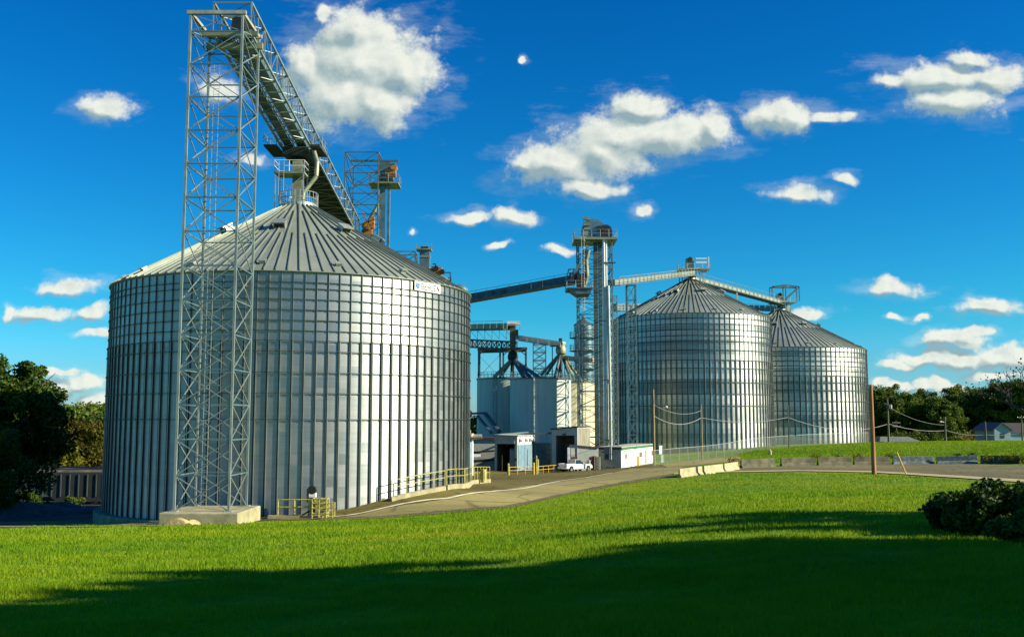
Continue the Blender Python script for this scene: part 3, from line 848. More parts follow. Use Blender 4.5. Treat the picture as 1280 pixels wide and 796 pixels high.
mb = MB(); mb.path([(XY(540,Yd), Yd, zq+1.3), (XY(544,Yd), Yd, zq+1.35), (XY(544,Yd), Yd, zq-.5)], .08, 6); mb.path([(XY(549,Yd), Yd, zq-.2), (XY(556,Yd), Yd, zq-.9), (XY(561,Yd), Yd, zq-.6)], .12, 6)
for (a,b,c,d) in ((556,341,563,341),(562.5,341,562.5,366),(552,351,562,351),(545,333,545,360),(539,334,545,334)):
    mb.bar((XY(a,Yd), Yd-.2, Z(b,Yd)), (XY(c,Yd), Yd-.2, Z(d,Yd)), .12)
mb.build('pipe_frame', 'dark_metal', dr)
mb = MB()
for x in (536, 562.5): mb.bar((XY(x,Yd), Yd+.9, 3), (XY(x,Yd), Yd+.9, Z(345,Yd)), .22)
mb.bar((XY(536,Yd), Yd+.9, Z(362,Yd)), (XY(562.5,Yd), Yd+.9, Z(362,Yd)), .25)
mb.build('stand', 'steel_teal', dr)
mb = MB(); mb.lathe([(0,1.1),(.5,.95),(.85,.6),(.95,0),(.95,-2)], (XY(574,100), 100, Z(371,100)+.2), 16)
mb.build('dust_hood', 'steel_teal', dr, smooth=True)

# dark conveyor from behind the silo up to the elevator tower
EY = 158.0
def conveyor(name, label, A, B, w, h, m, rail='galv_light', under=None, rail_h=.95, side=1, posts=2.0, wing=.9):
    A, B = Vector(A), Vector(B)
    t = thing(name, label, 'conveyor', tuple(A))
    d = (B-A).normalized(); s = Vector((d.y, -d.x, 0)).normalized()
    up = Vector((0,0,1))
    cs_ = MB().bar(A, B, w, h)
    MB().bar(A+up*(h/2+.05), B+up*(h/2+.05), w+.12, .09).build('lid', rail, t)
    MB().bar(A-up*(h/2+.09)+s*side*wing*.5, B-up*(h/2+.09)+s*side*wing*.5, w+wing, .10).build('walkway', under or m, t)
    mb = MB(); o = s*side*(w/2+wing)-up*(h/2)
    railing_mb(mb, [A+o, B+o], h=rail_h+h*.4, sp=posts, r=.035); mb.build('handrail', rail, t)
    mb = cs_; L = (B-A).length; n = int(L/posts)
    for i in range(n+1):
        p = A.lerp(B, i/n); mb.bar(p+s*(w/2+.03)-up*h/2, p+s*(w/2+.03)+up*h/2, .08)
        mb.bar(p-s*(w/2+.03)-up*h/2, p-s*(w/2+.03)+up*h/2, .08)
    mb.build('casing', m, t)
    return t
cv = conveyor('enclosed_conveyor', 'dark enclosed conveyor crossing the sky from behind the largest silo to the elevator tower', P(560, 378, 166), P(726, 348, EY-1), 1.6, 1.1, 'galv_dark', rail='steel_teal', under='galv_dark')
cv = conveyor('enclosed_conveyor', 'pale conveyor rising from the elevator tower to the peak of the middle silo', P(764, 353.5, EY+1), P(866, 341, 200), 1.2, .8, 'roof_metal', rail='roof_metal', under='galv_dark', side=1)
c3 = conveyor('enclosed_conveyor', 'railed conveyor running down from the middle silo peak to the far silo peak', P(866, 349, D2*.985), P(978, 379.5, D3*.965), 1.3, .9, 'roof_metal', rail='roof_rib', under='galv_dark', side=1, rail_h=1.2)
MB().bar(P(921, 366, 213), P(921, 383, 213), .35).build('support_post', 'cream_steel', c3)
c4 = conveyor('enclosed_conveyor', 'dark horizontal conveyor behind the middle silo reaching the far silo peak', P(890, 383.5, 262), P(985, 386, D3*.975), 1.5, 1.2, 'steel_teal', under='galv_dark')
c5 = conveyor('enclosed_conveyor', 'short dark conveyor behind the lattice trestle at the left eave of the middle silo', P(768, 384.5, 212), P(826, 384.5, 222), 1.2, 1.3, 'galv_dark', rail='steel_teal', under='galv_dark')

# heads on silo 2 and 3
def roof_head(name, label, S, D, za, k, gantry=False):
    t = thing(name, label, 'drive platform', (S[0], S[1], za))
    x, y = S
    platform(t, x-2.6*k, x+3.6*k, y-2.6, y+1.6, za+1.9*k, m='spout', rail_m='galv_light')
    mb = MB(); mb.box((x-.2, y-.6, za+3.0*k), (1.5*k, 1.4, 2.4*k)); mb.build('drive_box', 'spout', t)
    mb = MB(); mb.tube((x-.2, y-1.5, za+4.0*k), (x-.2, y-.2, za+4.0*k), .45*k, 12); mb.build('drive_drum', 'dark_metal', t)
    mb = MB(); mb.tube((x, y-.5, za-.2), (x, y-.5, za+1.9*k), .6, 12, r2=.9); mb.build('inlet_funnel', 'dark_metal', t)
    mb = MB()
    for a, b in ((-2,-2),(2.2,-2),(-2,1.2),(2.2,1.2)):
        MB().bar((x+a*k, y+b, za-1.4*k), (x+a*k, y+b, za+1.8*k), .2).build('platform_leg', 'galv_light', t)
    mb.bar((x-2*k,y-2,za-.2),(x+2.2*k,y-2,za+1.6*k),.1); mb.bar((x+2.2*k,y-2,za-.2),(x-2*k,y-2,za+1.6*k),.1)
    mb.build('brace', 'galv_light', t)
    if gantry:
        mb = MB()
        x0, x1 = x-2.2, x+4.2
        for (a, b) in (((x0,3.0),(x0,5.4)),((x1,2.0),(x1,5.4)),((x0,5.4),(x1,5.4)),((x+1,2),(x+1,5.8)),((x0,5.4),(x+1,5.9)),((x+1,5.9),(x1,5.4)),((x+1,2.4),(x1,5.2))):
            for yy in (y-1.8, y+.4): mb.bar((a[0], yy, za+a[1]), (b[0], yy, za+b[1]), .22)
        mb.build('gantry', 'steel_teal', t)
    else:
        mb = MB(); mb.box((x+2.2, y-1.6, za+3.3), (2.6, .1, .35)); mb.box((x+2.2, y-1.6, za+4.1), (2.6, .1, .25)); mb.box((x+3.5, y-1.6, za+3.3), (.2, .2, 2.2)); mb.build('wind_screen', 'bright_white', t)
    return t
roof_head('drive_platform', 'railed drive platform with a white screen on the peak of the middle silo', S2, D2, za2, 1.0)
roof_head('drive_platform', 'railed platform under a dark gantry on the peak of the far silo', S3, D3, za3, .9, True)

# trestle holding up the pale conveyor
tr = thing('trestle_tower', 'narrow lattice trestle holding up the pale conveyor in front of the middle silo', 'trestle', (XY(789,166), 166, .6))
zt_ = Z(352, 168)
lattice(tr, XY(783.5,166), XY(794.5,166), 165.2, 166.7, [.6+(zt_-.9-.6)*i/12 for i in range(13)], leg=.15, br=.07, m='steel_teal')

# main bucket elevator tower
ex0, ex1 = XY(724, 155), XY(766, 155)
t3 = thing('elevator_tower', 'tall bucket elevator tower with pipes, platforms and a round head left of the middle silo', 'elevator tower', ((ex0+ex1)/2, 157, .6))
ztop = Z(299, 155)
lattice(t3, ex0, ex1, 155, 160, [.6+(ztop-.6)*i/15 for i in range(16)], leg=.17, br=.08, m='steel_teal')
platform(t3, ex0-.7, ex1+.8, 154.2, 160.6, ztop+.2, m='spout', th=.35, h=1.2)
mb = MB(); mb.box((XY(745,157), 157, ztop/2+.3), (.62, .9, ztop-.6)); mb.build('elevator_leg', 'leg_steel', t3)
mb = MB(); mb.box((XY(750.5,157.5), 157.2, ztop/2+.3), (.55, .9, ztop-.6)); mb.build('elevator_leg', 'leg_steel', t3)
for px, r, m_, yy in ((755.5,.22,'spout_white',154.6),(758.6,.13,'spout_white',154.6)):
    MB().tube((XY(px,yy), yy, 1), (XY(px,yy), yy, ztop), r, 10).build('downspout', m_, t3, smooth=True)
MB().tube((XY(762.5,154.2), 154.2, .8), (XY(760.5,154.2), 154.2, Z(357,154.2)), .24, 12).build('downspout', 'galv_light', t3, smooth=True)
mb = MB(); cx_ = XY(742,157); mb.tube((cx_, 155.6, ztop+1.5), (cx_, 157.8, ztop+1.5), 1.9, 24); mb.box((cx_+.2, 156.7, ztop+.7), (3.2, 2.2, 1.3)); mb.build('elevator_head', 'dryer_steel', t3, smooth=True)
mb = MB(); mb.tube((XY(757,157), 155.4, ztop+1.4), (XY(757,157), 158.5, ztop+1.2), 1.05, 16); mb.box((XY(752,156), 156, ztop+1.9), (1.3, 1.5, .6)); mb.box((XY(760,156), 156.5, ztop+.7), (1.5, 2.2, .9)); mb.build('drive_motor', 'dark_metal', t3)
zm = Z(366, 153)
platform(t3, XY(709,153), XY(741,153), 152.4, 158, zm+.8, m='galv_dark')
mb = MB(); mb.prism([(XY(713,153),152.6,zm+.6),(XY(740,153),152.6,zm+.6),(XY(738,153),152.6,zm-.2),(XY(722,153),152.6,zm-.2)], (0,4.8,0)); mb.build('platform_bracket', 'galv_dark', t3)
mb = MB(); mb.bar((XY(713,153), 155, zm+2.6), (XY(724,153), 155, zm+2.6), 1.2, 1.6); mb.box((XY(728,153), 155, zm+2.0), (1.4, 1.4, 2.4)); mb.build('transfer_box', 'dark_metal', t3)
mb = MB(); mb.bar((XY(714,153), 154.4, Z(344,153)), (XY(733,153), 154.4, Z(322,153)), .45); mb.bar((XY(708,153),154.4,Z(350,153)), (XY(712,153),154.4,Z(335,153)), .2); mb.bar((XY(712,153),154.4,Z(335,153)), (XY(723,153),154.4,Z(335,153)), .2); mb.build('transfer_spout', 'steel_teal', t3)
rnd = random.Random(3)
mb = MB()
for k in range(16):   # distributor, valves and short pipes around the left leg
    z = zm + .8 + k*.75
    mb.box((XY(733+rnd.uniform(-3,3),154), 154.7+rnd.uniform(0,1), z), (rnd.uniform(.3,1.1), .7, rnd.uniform(.2,.7)))
mb.build('valve_box', 'spout', t3)
mb = MB()
mb.path([(XY(737,154),154.5,Z(312,154)),(XY(734,154),154.5,Z(325,154)),(XY(735,154),154.5,Z(345,154)),(XY(731,154),154.5,Z(360,154))], .3, 8)
mb.build('bent_spout', 'spout', t3)
mb = MB()
for px in (727.5, 731): mb.tube((XY(px,153.8), 153.8, .8), (XY(px,153.8), 153.8, ztop+.2), .035, 5)
z = .8
while z < ztop: mb.tube((XY(727.5,153.8),153.8,z), (XY(731,153.8),153.8,z), .025, 4, caps=False); z += .4
z = 3.5
while z < ztop:
    for i in range(8):
        a, b = PI+PI*i/8, PI+PI*(i+1)/8
        c_ = Vector((XY(729.2,153.8), 153.8, z)); mb.bar(c_+Vector((.4*math.cos(a), .6*math.sin(a), 0)), c_+Vector((.4*math.cos(b), .6*math.sin(b), 0)), .04)
    z += 1.2
mb.build('caged_ladder', 'cream_steel', t3)
for k, z in enumerate([5+4.6*i for i in range(7)]):
    mb = MB(); x_ = ex0-.2 if k%2 else ex1-1.6
    mb.box((x_+1.0, 154.75, z), (2.2, .9, .08)); mb.build('rest_landing', 'galv_dark', t3)
# pale ladder truss at the right of the tower
lt = thing('ladder_mast', 'pale narrow truss mast beside the right leg of the elevator tower', 'mast', (XY(768.5,153), 153, .6))
lattice(lt, XY(765.5,153), XY(771.5,153), 152.7, 153.4, [.6+(Z(370,153)-.6)*i/22 for i in range(23)], leg=.10, br=.055, m='tower_steel')

# grain dryer / slim tank with ringed galleries
dx, dy = XY(730.5,172), 174.0
gd = thing('grain_dryer', 'slim blue-grey cylindrical bin with ring galleries left of the elevator tower', 'grain bin', (dx, dy, .5))
zd1 = Z(405,172)
MB().lathe([(1.7, .5), (1.7, zd1)], (dx,dy,0), 32).build('shell', 'dryer_steel', gd, smooth=True)
MB().lathe([(1.85, zd1-.05), (.25, zd1+1.2), (.2, zd1+1.5)], (dx,dy,0), 32).build('cone_roof', 'galv_dark', gd)
for py in (421, 437.5, 460, 485):
    z = Z(py, 172)
    g_ = MB().lathe([(1.7, z-.1), (2.5, z-.1), (2.5, z), (1.7, z)], (dx,dy,0), 24).build('ring_gallery', 'galv_dark', gd)
    mb = MB()
    for i in range(16):
        a, b = 2*PI*i/16, 2*PI*(i+1)/16
        p = Vector((dx+2.45*math.cos(a), dy+2.45*math.sin(a), z)); q = Vector((dx+2.45*math.cos(b), dy+2.45*math.sin(b), z))
        mb.tube(p, p+Vector((0,0,1)), .03, 4)
        for h in (.5, 1): mb.tube(p+Vector((0,0,h)), q+Vector((0,0,h)), .03, 4)
    mb.build('gallery_rail', 'steel_teal', g_)

# ------------------------------------------------------------------ flat-topped tanks
def tank(name, label, cx, cy, R, zt, m, extra=None):
    t = thing(name, label, 'storage tank', (cx, cy, .4))
    MB().lathe([(R, .2), (R, zt)], (cx,cy,0), 64).build('shell', m, t, smooth=True)
    MB().lathe([(R-.02, zt-.12), (R+.12, zt-.12), (R+.12, zt+.10), (R-.1, zt+.13), (.3, zt+.3), (0.01, zt+.32)], (cx,cy,0), 64).build('roof', 'galv_dark', t, smooth=True)
    mb = MB()
    for i in range(36):
        a, b = 2*PI*i/36, 2*PI*(i+1)/36
        r = R-.1
        p = Vector((cx+r*math.cos(a), cy+r*math.sin(a), zt+.1)); q = Vector((cx+r*math.cos(b), cy+r*math.sin(b), zt+.1))
        mb.tube(p, p+Vector((0,0,1)), .03, 4)
        for h in (.5, 1): mb.tube(p+Vector((0,0,h)), q+Vector((0,0,h)), .03, 4)
    mb.build('guardrail', 'steel_teal', t)
    return t
TA = (XY(633,173), 173.0); TB = (XY(675.5,163), 163.5); TC = (XY(712,172.5), 172.8)
zA_, zB_, zC_ = Z(472.5, 168.5), Z(472.5, 159), Z(478, 172)
ta = tank('storage_tank', 'leftmost off-white storage tank, blue-grey in shade, beneath the steel frame', TA[0], TA[1], 5.1, zA_, 'tank_shaded')
tb = tank('storage_tank', 'middle off-white storage tank, blue-grey in shade, in front of its neighbours', TB[0], TB[1], 5.0, zB_, 'tank_shaded')
tc_ = tank('storage_tank', 'sunlit off-white storage tank between the shaded tanks and the elevator tower', TC[0], TC[1], 4.6, zC_, 'tank_sunlit')
mb = MB(); mb.tube((TB[0]-1.2, TB[1]-5.06, .4), (TB[0]-1.2, TB[1]-5.06, zB_), .08, 6); mb.build('riser_pipe', 'tank_shaded', tb)
mb = MB()
for o_ in (-.25, .25): mb.tube((TA[0]-1.9+o_, TA[1]-5.0, .4), (TA[0]-1.9+o_, TA[1]-5.0, zA_+1), .03, 5)
z = .6
while z < zA_: mb.tube((TA[0]-2.15, TA[1]-5.0, z), (TA[0]-1.65, TA[1]-5.0, z), .025, 4); z += .4
mb.build('ladder', 'galv_dark', ta)
# frame over tank A
fy0, fy1 = 169.5, 175.5
fz0, fz1 = zA_+.2, Z(438, 170)
ff = thing('roof_frame', 'dark portal frame standing on the leftmost shaded tank', 'steel frame', (XY(628,170), 172, fz0))
fx = [XY(598.5,170), XY(625,170), XY(629,170), XY(657.5,170)]
for x_ in fx:
    for y_ in (fy0, fy1):
        MB().bar((x_, y_, fz0-.1), (x_, y_, fz1), .26).build('post', 'galv_dark', ff)
mb = MB(); mb.bar((fx[0]-.2, fy0, fz1+.1), (fx[3]+.2, fy0, fz1+.35), .3, .4); mb.bar((fx[0]-.2, fy1, fz1+.1), (fx[3]+.2, fy1, fz1+.35), .3, .4)
for x_ in fx: mb.bar((x_, fy0, fz1), (x_, fy1, fz1), .2)
mb.build('top_beam', 'steel_brown', ff)
mb = MB()
mb.bar((fx[0], fy0, fz0), (fx[1], fy0, fz1-.8), .05); mb.bar((fx[1], fy0, fz0), (fx[0], fy0, fz1-.8), .05)
mb.bar((fx[0], fy0, fz1-.9), (fx[0]+.9, fy0, fz1), .14); mb.bar((fx[3], fy0, fz1-.9), (fx[3]-1.1, fy0, fz1), .14); mb.bar((fx[2], fy0, fz1-.9), (fx[2]+.9, fy0, fz1), .12)
mb.build('brace', 'galv_dark', ff)
def spout_fan(name, label, px, pyt, Yc, feet, r=.30):
    c = Vector((XY(px,Yc), Yc, Z(pyt,Yc)))
    t = thing(name, label, 'distributor', tuple(c))
    MB().lathe([(.3, 1.1), (.75, .7), (.9, 0), (.8, -.5), (.35, -.8)], c, 14).build('distributor_head', 'dark_metal' if px < 660 else 'spout', t, smooth=True)
    for (fx_, fy_, dy_, m_) in feet:
        q = Vector((XY(fx_,Yc+dy_), Yc+dy_, Z(fy_,Yc+dy_)))
        MB().tube(c+Vector((0,0,-.3)), q, r, 8).build('spout', m_, t, smooth=True)
    return t
d1 = spout_fan('spout_distributor', 'fan of dark spouts spreading below the frame onto the leftmost tank', 641, 446, 168, [(618,471,-2,'spout'),(655,472,-3,'galv_dark'),(663,472,-2,'steel_teal'),(674,472,-3,'steel_teal'),(640,472,1,'dark_metal'),(627,468,3,'spout')], .33)
d2 = spout_fan('spout_distributor', 'fan of olive spouts spreading below the sloping conveyor onto the middle tank', 701, 438, 164, [(676,469,-1,'spout'),(683,468,1,'galv_dark'),(693,472,-3,'galv_dark'),(698,474,-2,'spout'),(701,474,-3,'dark_metal'),(713,474,2,'galv_dark'),(717,474,4,'spout'),(727,477,8,'spout')], .24)
mb = MB()
for px in (690.5, 706): mb.bar((XY(px,164), 165, zB_+.1), (XY(px,164), 165, Z(432,164)), .16)
mb.bar((XY(688,164), 165, Z(432,164)), (XY(708,164), 165, Z(432,164)), .4, .2); mb.build('stand', 'galv_dark', d2)
mb = MB(); mb.box((XY(700.5,164), 164.5, Z(425.5,164)), (.55, .6, .8)); mb.build('drive_motor', 'dark_metal', d2)
# conveyors over the tanks
cu = conveyor('enclosed_conveyor', 'upper olive conveyor reaching out from behind the largest silo above the tanks', P(572, 409.5, 176), P(636, 408, 168), 1.0, .9, 'spout', under='steel_brown', posts=1.6)
MB().box((XY(642,168), 168, Z(404,168)), (2.0, 1.6, .5)).build('head_cover', 'bright_white', cu)
mb = MB(); mb.box((XY(641,168), 168, Z(422,168)), (1.0, 1.0, 4.2)); mb.bar((XY(646,168),168,Z(412,168)), (XY(646,168),168,Z(424,168)), .5); mb.build('drop_chute', 'steel_brown', cu)
mb = MB(); railing_mb(mb, [(XY(634,168), 167, Z(412,168)), (XY(650,168), 167, Z(412,168)), (XY(650,168), 169, Z(412,168))], h=1.3); mb.build('guardrail', 'bright_white', cu)
ct = thing('conveyor_bridge', 'rust-brown truss walkway between the upper conveyor and the tank roofs', 'conveyor bridge', (XY(610,172), 172, Z(430,172)))
bridge(ct, P(570, 433, 178), P(643, 437, 169), 1.4, 1.35, 12, m='steel_brown', chord=.2, br=.12, deck=(0,1,1.0,0))
mb = MB()
for k in range(7):
    x_ = 588+k*9; mb.bar(P(x_, 413, 172), P(x_, 424, 172), .08); mb.bar(P(x_, 413, 172), P(x_+9, 424, 172), .06)
mb.build('hanger', 'steel_teal', ct)
cs = conveyor('enclosed_conveyor', 'white-lidded conveyor sloping down to the spouts of the middle tank', P(650, 422.5, 168), P(705, 431, 164), 1.0, .75, 'cream_steel', rail='bright_white', under='steel_brown', rail_h=.3)
lt2 = thing('lattice_mast', 'light lattice mast beyond the tanks under the sloping conveyor', 'mast', (XY(674,182), 182, 1))
lattice(lt2, XY(666.5,182), XY(682,182), 181, 184, [1+(Z(430,182)-1)*i/14 for i in range(15)], leg=.12, br=.09, m='steel_teal')
ch = conveyor('enclosed_conveyor', 'small pale conveyor between the spout fan and the slim bin', P(702, 447, 165), P(742, 450.5, 162), .8, .6, 'cream_steel', under='steel_brown', rail_h=.3)
# ------------------------------------------------------------------ buildings of the yard
def local_frame(origin, phi):
    """front faces the camera; phi turns the building clockwise so that its right side shows"""
    r = Vector((math.cos(phi), -math.sin(phi), 0)); b = Vector((math.sin(phi), math.cos(phi), 0)); o = Vector(origin)
    return lambda x, y, z: o + r*x + b*y + Vector((0,0,z)), Matrix.Rotation(-phi, 3, 'Z')
PHI = math.radians(20)
# shed 1 (truck pass-through)
o1 = P(618.3, 589.5, 139); o1.z -= .1
L, mt = local_frame(o1, PHI)
sh = thing('loading_shed', 'narrow open-fronted shed with blue side doors, right of the yellow ramp railing', 'shed', tuple(o1))
W, D, Hh = 3.3, 6.2, 5.0
def lbox(mb, x0, x1, y0, y1, z0, z1): mb.box(L((x0+x1)/2, (y0+y1)/2, (z0+z1)/2), (x1-x0, y1-y0, z1-z0), mtx=mt); return mb
mb = MB(); lbox(mb, 0, .28, 0, .3, 0, Hh-.65); lbox(mb, W-.35, W, 0, .3, 0, Hh-.65); lbox(mb, 0, W, 0, .3, Hh-.65, Hh); mb.build('front_wall', 'shed_front', sh)
lbox(MB(), .29, W-.36, -.12, .02, Hh-1.05, Hh-.55).build('door_roll', 'shed_front', sh)
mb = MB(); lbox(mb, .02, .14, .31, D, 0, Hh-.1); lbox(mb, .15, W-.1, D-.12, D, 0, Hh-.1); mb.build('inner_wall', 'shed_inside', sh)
MB().box(L(W/2, D/2, Hh+.12), (W+.3, D+.3, .1), mtx=mt @ Matrix.Rotation(.04, 3, 'Y')).build('roof', 'roof_felt', sh)
for a, b in ((.25, 3.0), (3.1, D)):
    d_ = lbox(MB(), W-.05, W+.06, a, b, .25, Hh-1.2).build('side_door', 'door_blue', sh)
lbox(MB(), W-.12, W-.02, .31, D, Hh-1.2, Hh-.05).build('side_wall', 'spout_white', sh)
mb = MB()
for y_ in (.9, 3.4, 5.2): mb.tube(L(W+.15, y_, Hh-.6), L(W+.15, y_+.5, Hh-.25), .28, 10)
mb.build('flood_lamp', 'bright_white', sh)
lbox(MB(), W-.35, W, -.02, -.0, 1.6, 2.0).build('warning_plate', 'rust_red', sh)
o_ = thing('fuel_pump_cabinet', 'pale blue upright cabinet standing inside the opening of the narrow shed', 'cabinet', tuple(L(2.2, .9, 0)))
mb = MB(); lbox(mb, 2.0, 2.7, .6, 1.3, 0, 3.0); mb.tube(L(2.0, .95, 3.0), L(2.7, .95, 3.0), .34, 10); mb.build('cabinet_body', 'door_blue', o_)
MB().tube(L(1.3, 1.5, Hh-1.3), L(1.3, 1.5, Hh-1.25), .12, 8).build('lamp', 'bright_white', sh)
# low annex and service structures behind shed 1, beside the tank wall
an = thing('service_annex', 'dark equipment shelter with a white pipe bridge at the foot of the middle shaded tank', 'shelter', (XY(675,150), 152, .6))
mb = MB(); mb.box((XY(672,150), 152.0, 2.5), (3.4, 2, 4.2), rz=-PHI); mb.build('shelter_wall', 'steel_teal', an)
mb = MB(); mb.box((XY(665.5,147.5), 149.3, 3.6), (.9, .12, 2.6), rz=-PHI); mb.build('window_frame', 'shed_front', an)
mb = MB(); mb.box((XY(665.5,147.5), 149.2, 3.6), (.55, .1, 2.2), rz=-PHI); mb.build('window', 'window_dark', an)
mb = MB(); mb.bar((XY(652,149), 149.5, Z(542,149)), (XY(692,149), 149.5, Z(541,149)), .3); mb.bar((XY(624,146), 146, Z(543,146)), (XY(660,149), 149, Z(540,149)), .2); mb.build('pipe_bridge', 'galv_dark', an)
mb = MB()
for k in range(5): mb.bar((XY(674,148), 149, 1.4+k*.75), (XY(690,148), 149, 1.4+k*.75), .10)
for px in (675, 682, 689): mb.bar((XY(px,148), 149, .4), (XY(px,148), 149, 4.6), .10)
mb.build('stair_rail', 'steel_teal', an)
# low grey wall & bent pipes left of shed 1
lw = thing('pump_house', 'low grey flat-roofed building left of the narrow shed, half hidden by the silo', 'building', (XY(600,150), 150, .3))
mb = MB(); mb.box((XY(600,150), 151.5, 2.6), (9, 4, 5.2)); mb.build('wall', 'shed_front', lw)
mb = MB(); mb.box((XY(600,150), 151.4, 5.35), (9.4, 4.4, .3)); mb.build('roof', 'shingle_dark', lw)
mb = MB(); mb.bar((XY(585,146), 148.6, 3.2), (XY(618,146), 148.6, 3.5), .25); mb.bar((XY(585,146), 148.6, 1.9), (XY(618,146), 148.6, 2.2), .4); mb.build('conduit', 'dark_metal', lw)
pv = thing('fill_pipe', 'cream elbow pipes on a blue post beside the right edge of the largest silo', 'pipe', (XY(590,130), 130, .5))
mb = MB(); mb.path([(XY(582,130),130,Z(541,130)), (XY(589,130),130,Z(541.5,130)), (XY(589,130),130,Z(546,130))], .42, 12); mb.path([(XY(588,130),130,Z(546,130)), (XY(603,130),130,Z(545.5,130))], .33, 12); mb.build('elbow', 'cream_steel', pv, smooth=True)
mb = MB(); mb.tube((XY(585.5,130),130,.3), (XY(585.5,130),130,Z(552,130)), .6, 12); mb.build('post', 'door_blue', pv, smooth=True)
MB().tube((XY(591,130),130,.3), (XY(591,130),130,Z(546,130)), .15, 8).build('riser', 'bright_white', pv)
MB().box((XY(594,132), 131, Z(569,131)), (1.6, .5, .35)).build('tank_lid', 'bright_white', pv)
# diagonal stair/belt on tank A
stt = thing('enclosed_stair', 'dark diagonal gangway running down the face of the leftmost shaded tank', 'stair', (XY(615,160), 162, 1))
mb = MB(); mb.bar(P(584,517,166), P(606,516,165.5), .6, .35); mb.bar(P(606,516,165.5), P(624,540,158), .7, .4); mb.bar(P(597,520,165), P(614,541,158), .5, .3); mb.build('casing', 'galv_dark', stt)
# shed 2
o2 = P(689.7, 589.5, 146); o2.z -= .15
L, mt = local_frame(o2, PHI)
W, D, Hh = 3.9, 6.6, 6.55
s2_ = thing('loading_shed', 'tall grey portal shed with a sunlit corrugated side, behind the white pickup', 'shed', tuple(o2))
mb = MB(); lbox(mb, 0, .62, 0, .4, 0, Hh-1.15); lbox(mb, W-.45, W, 0, .4, 0, Hh-1.15)
mb.prism([L(0,0,Hh-1.15), L(W,0,Hh-1.15), L(W,0,Hh), L(0,0,Hh-.32)], (mt @ Vector((0,.4,0)))); mb.build('front_wall', 'shed_front', s2_)
MB().prism([L(-.15,-.15,Hh-.32), L(W+.12,-.15,Hh+.02), L(W+.12,-.15,Hh+.2), L(-.15,-.15,Hh-.14)], (mt @ Vector((0,D+.3,0)))).build('roof', 'shingle_dark', s2_)
mb = MB(); lbox(mb, .02, .14, .41, D, 0, Hh-.4); lbox(mb, .15, W-.1, D-.12, D, 0, Hh-.4); mb.build('inner_wall', 'shed_front', s2_)
mb = MB(); lbox(mb, W-.1, W, .41, D, 0, Hh-.05)
mb.build('side_wall', 'spout_white', s2_)
mb = MB(); y_ = .55
while y_ < D: lbox(mb, W, W+.10, y_, y_+.30, 0, Hh-.1); y_ += .62
mb.build('side_rib', 'cream_steel', s2_)
lbox(MB(), 1.7, 2.1, -.25, 0, Hh-1.1, Hh-.9).build('door_lamp', 'dark_metal', s2_)
# office trailer
oc = P(776.5, 584.8, 146)
L, mt = local_frame(oc, math.radians(21))
of = thing('scale_office', 'low white office building with a green roof edge in front of the elevator tower', 'office', tuple(oc))
OW, OD, OH = 3.4, 21, 2.95
zf = 0
lbox(MB(), -OW, 0, 0, .12, zf-.3, OH).build('front_wall', 'shed_front', of)  # white wall coloured grey to carry the shade on this side
lbox(MB(), -.12, 0, .13, OD, -.3, OH).build('side_wall', 'bright_white', of)
mb = MB(); lbox(mb, -OW, -OW+.12, .13, OD, -.3, OH); lbox(mb, -OW+.13, -.13, OD-.12, OD, -.3, OH); mb.build('back_wall', 'shed_front', of)
lbox(MB(), -OW-.1, .14, -.12, OD+.1, OH+.002, OH+.12).build('roof', 'roof_felt', of)
lbox(MB(), .002, .10, -.1, OD+.05, OH-.34, OH-.01).build('roof_edge', 'green_trim', of)
lbox(MB(), -OW-.05, .1, -.10, -.002, OH-.30, OH-.01).build('front_fascia', 'shingle_dark', of)
mb = MB(); lbox(mb, -2.35, -1.55, -.7, -.02, 1.15, 2.9); mb.build('air_conditioner', 'galv_dark', of)
mb = MB(); lbox(mb, -2.2, -1.7, -.73, -.71, 1.35, 2.0); mb.build('vent_grille', 'dark_metal', of)
MB().tube(L(-1.4,-.35,1.2), L(-1.4,-.35,3.4), .12, 8).build('flue_pipe', 'galv_light', of)
for y_, w_ in ((2.2, 1.0), (11.0, 1.7), (19.2, 1.2)):
    f_ = lbox(MB(), .002, .05, y_-.08, y_+w_+.08, 1.12, 2.05).build('window', 'white_paint', of)
    lbox(MB(), .052, .07, y_, y_+w_, 1.2, 1.97).build('pane', 'window_tan', f_)
d_ = lbox(MB(), .003, .06, 14.8, 15.8, .1, 2.2).build('door', 'galv_light', of)
mb = MB()
for x_ in (-2.3, -1.9, -1.3): lbox(mb, x_, x_+.3, -.03, -.003, .0, .12)
mb.build('foundation_vent', 'dark_metal', of)
lbox(MB(), -2.9, -2.3, -.03, -.003, 2.2, 2.35).build('wall_plate', 'dark_metal', of)
tag(MB().tube(L(1.0, 6.2, -.4), L(1.0, 6.2, 1.55), .17, 10).build('bollard', 'orange_yellow', None, loc=tuple(L(1.0, 6.2, -.4))), 'yellow bollard in front of the white side wall of the office', 'bollard')
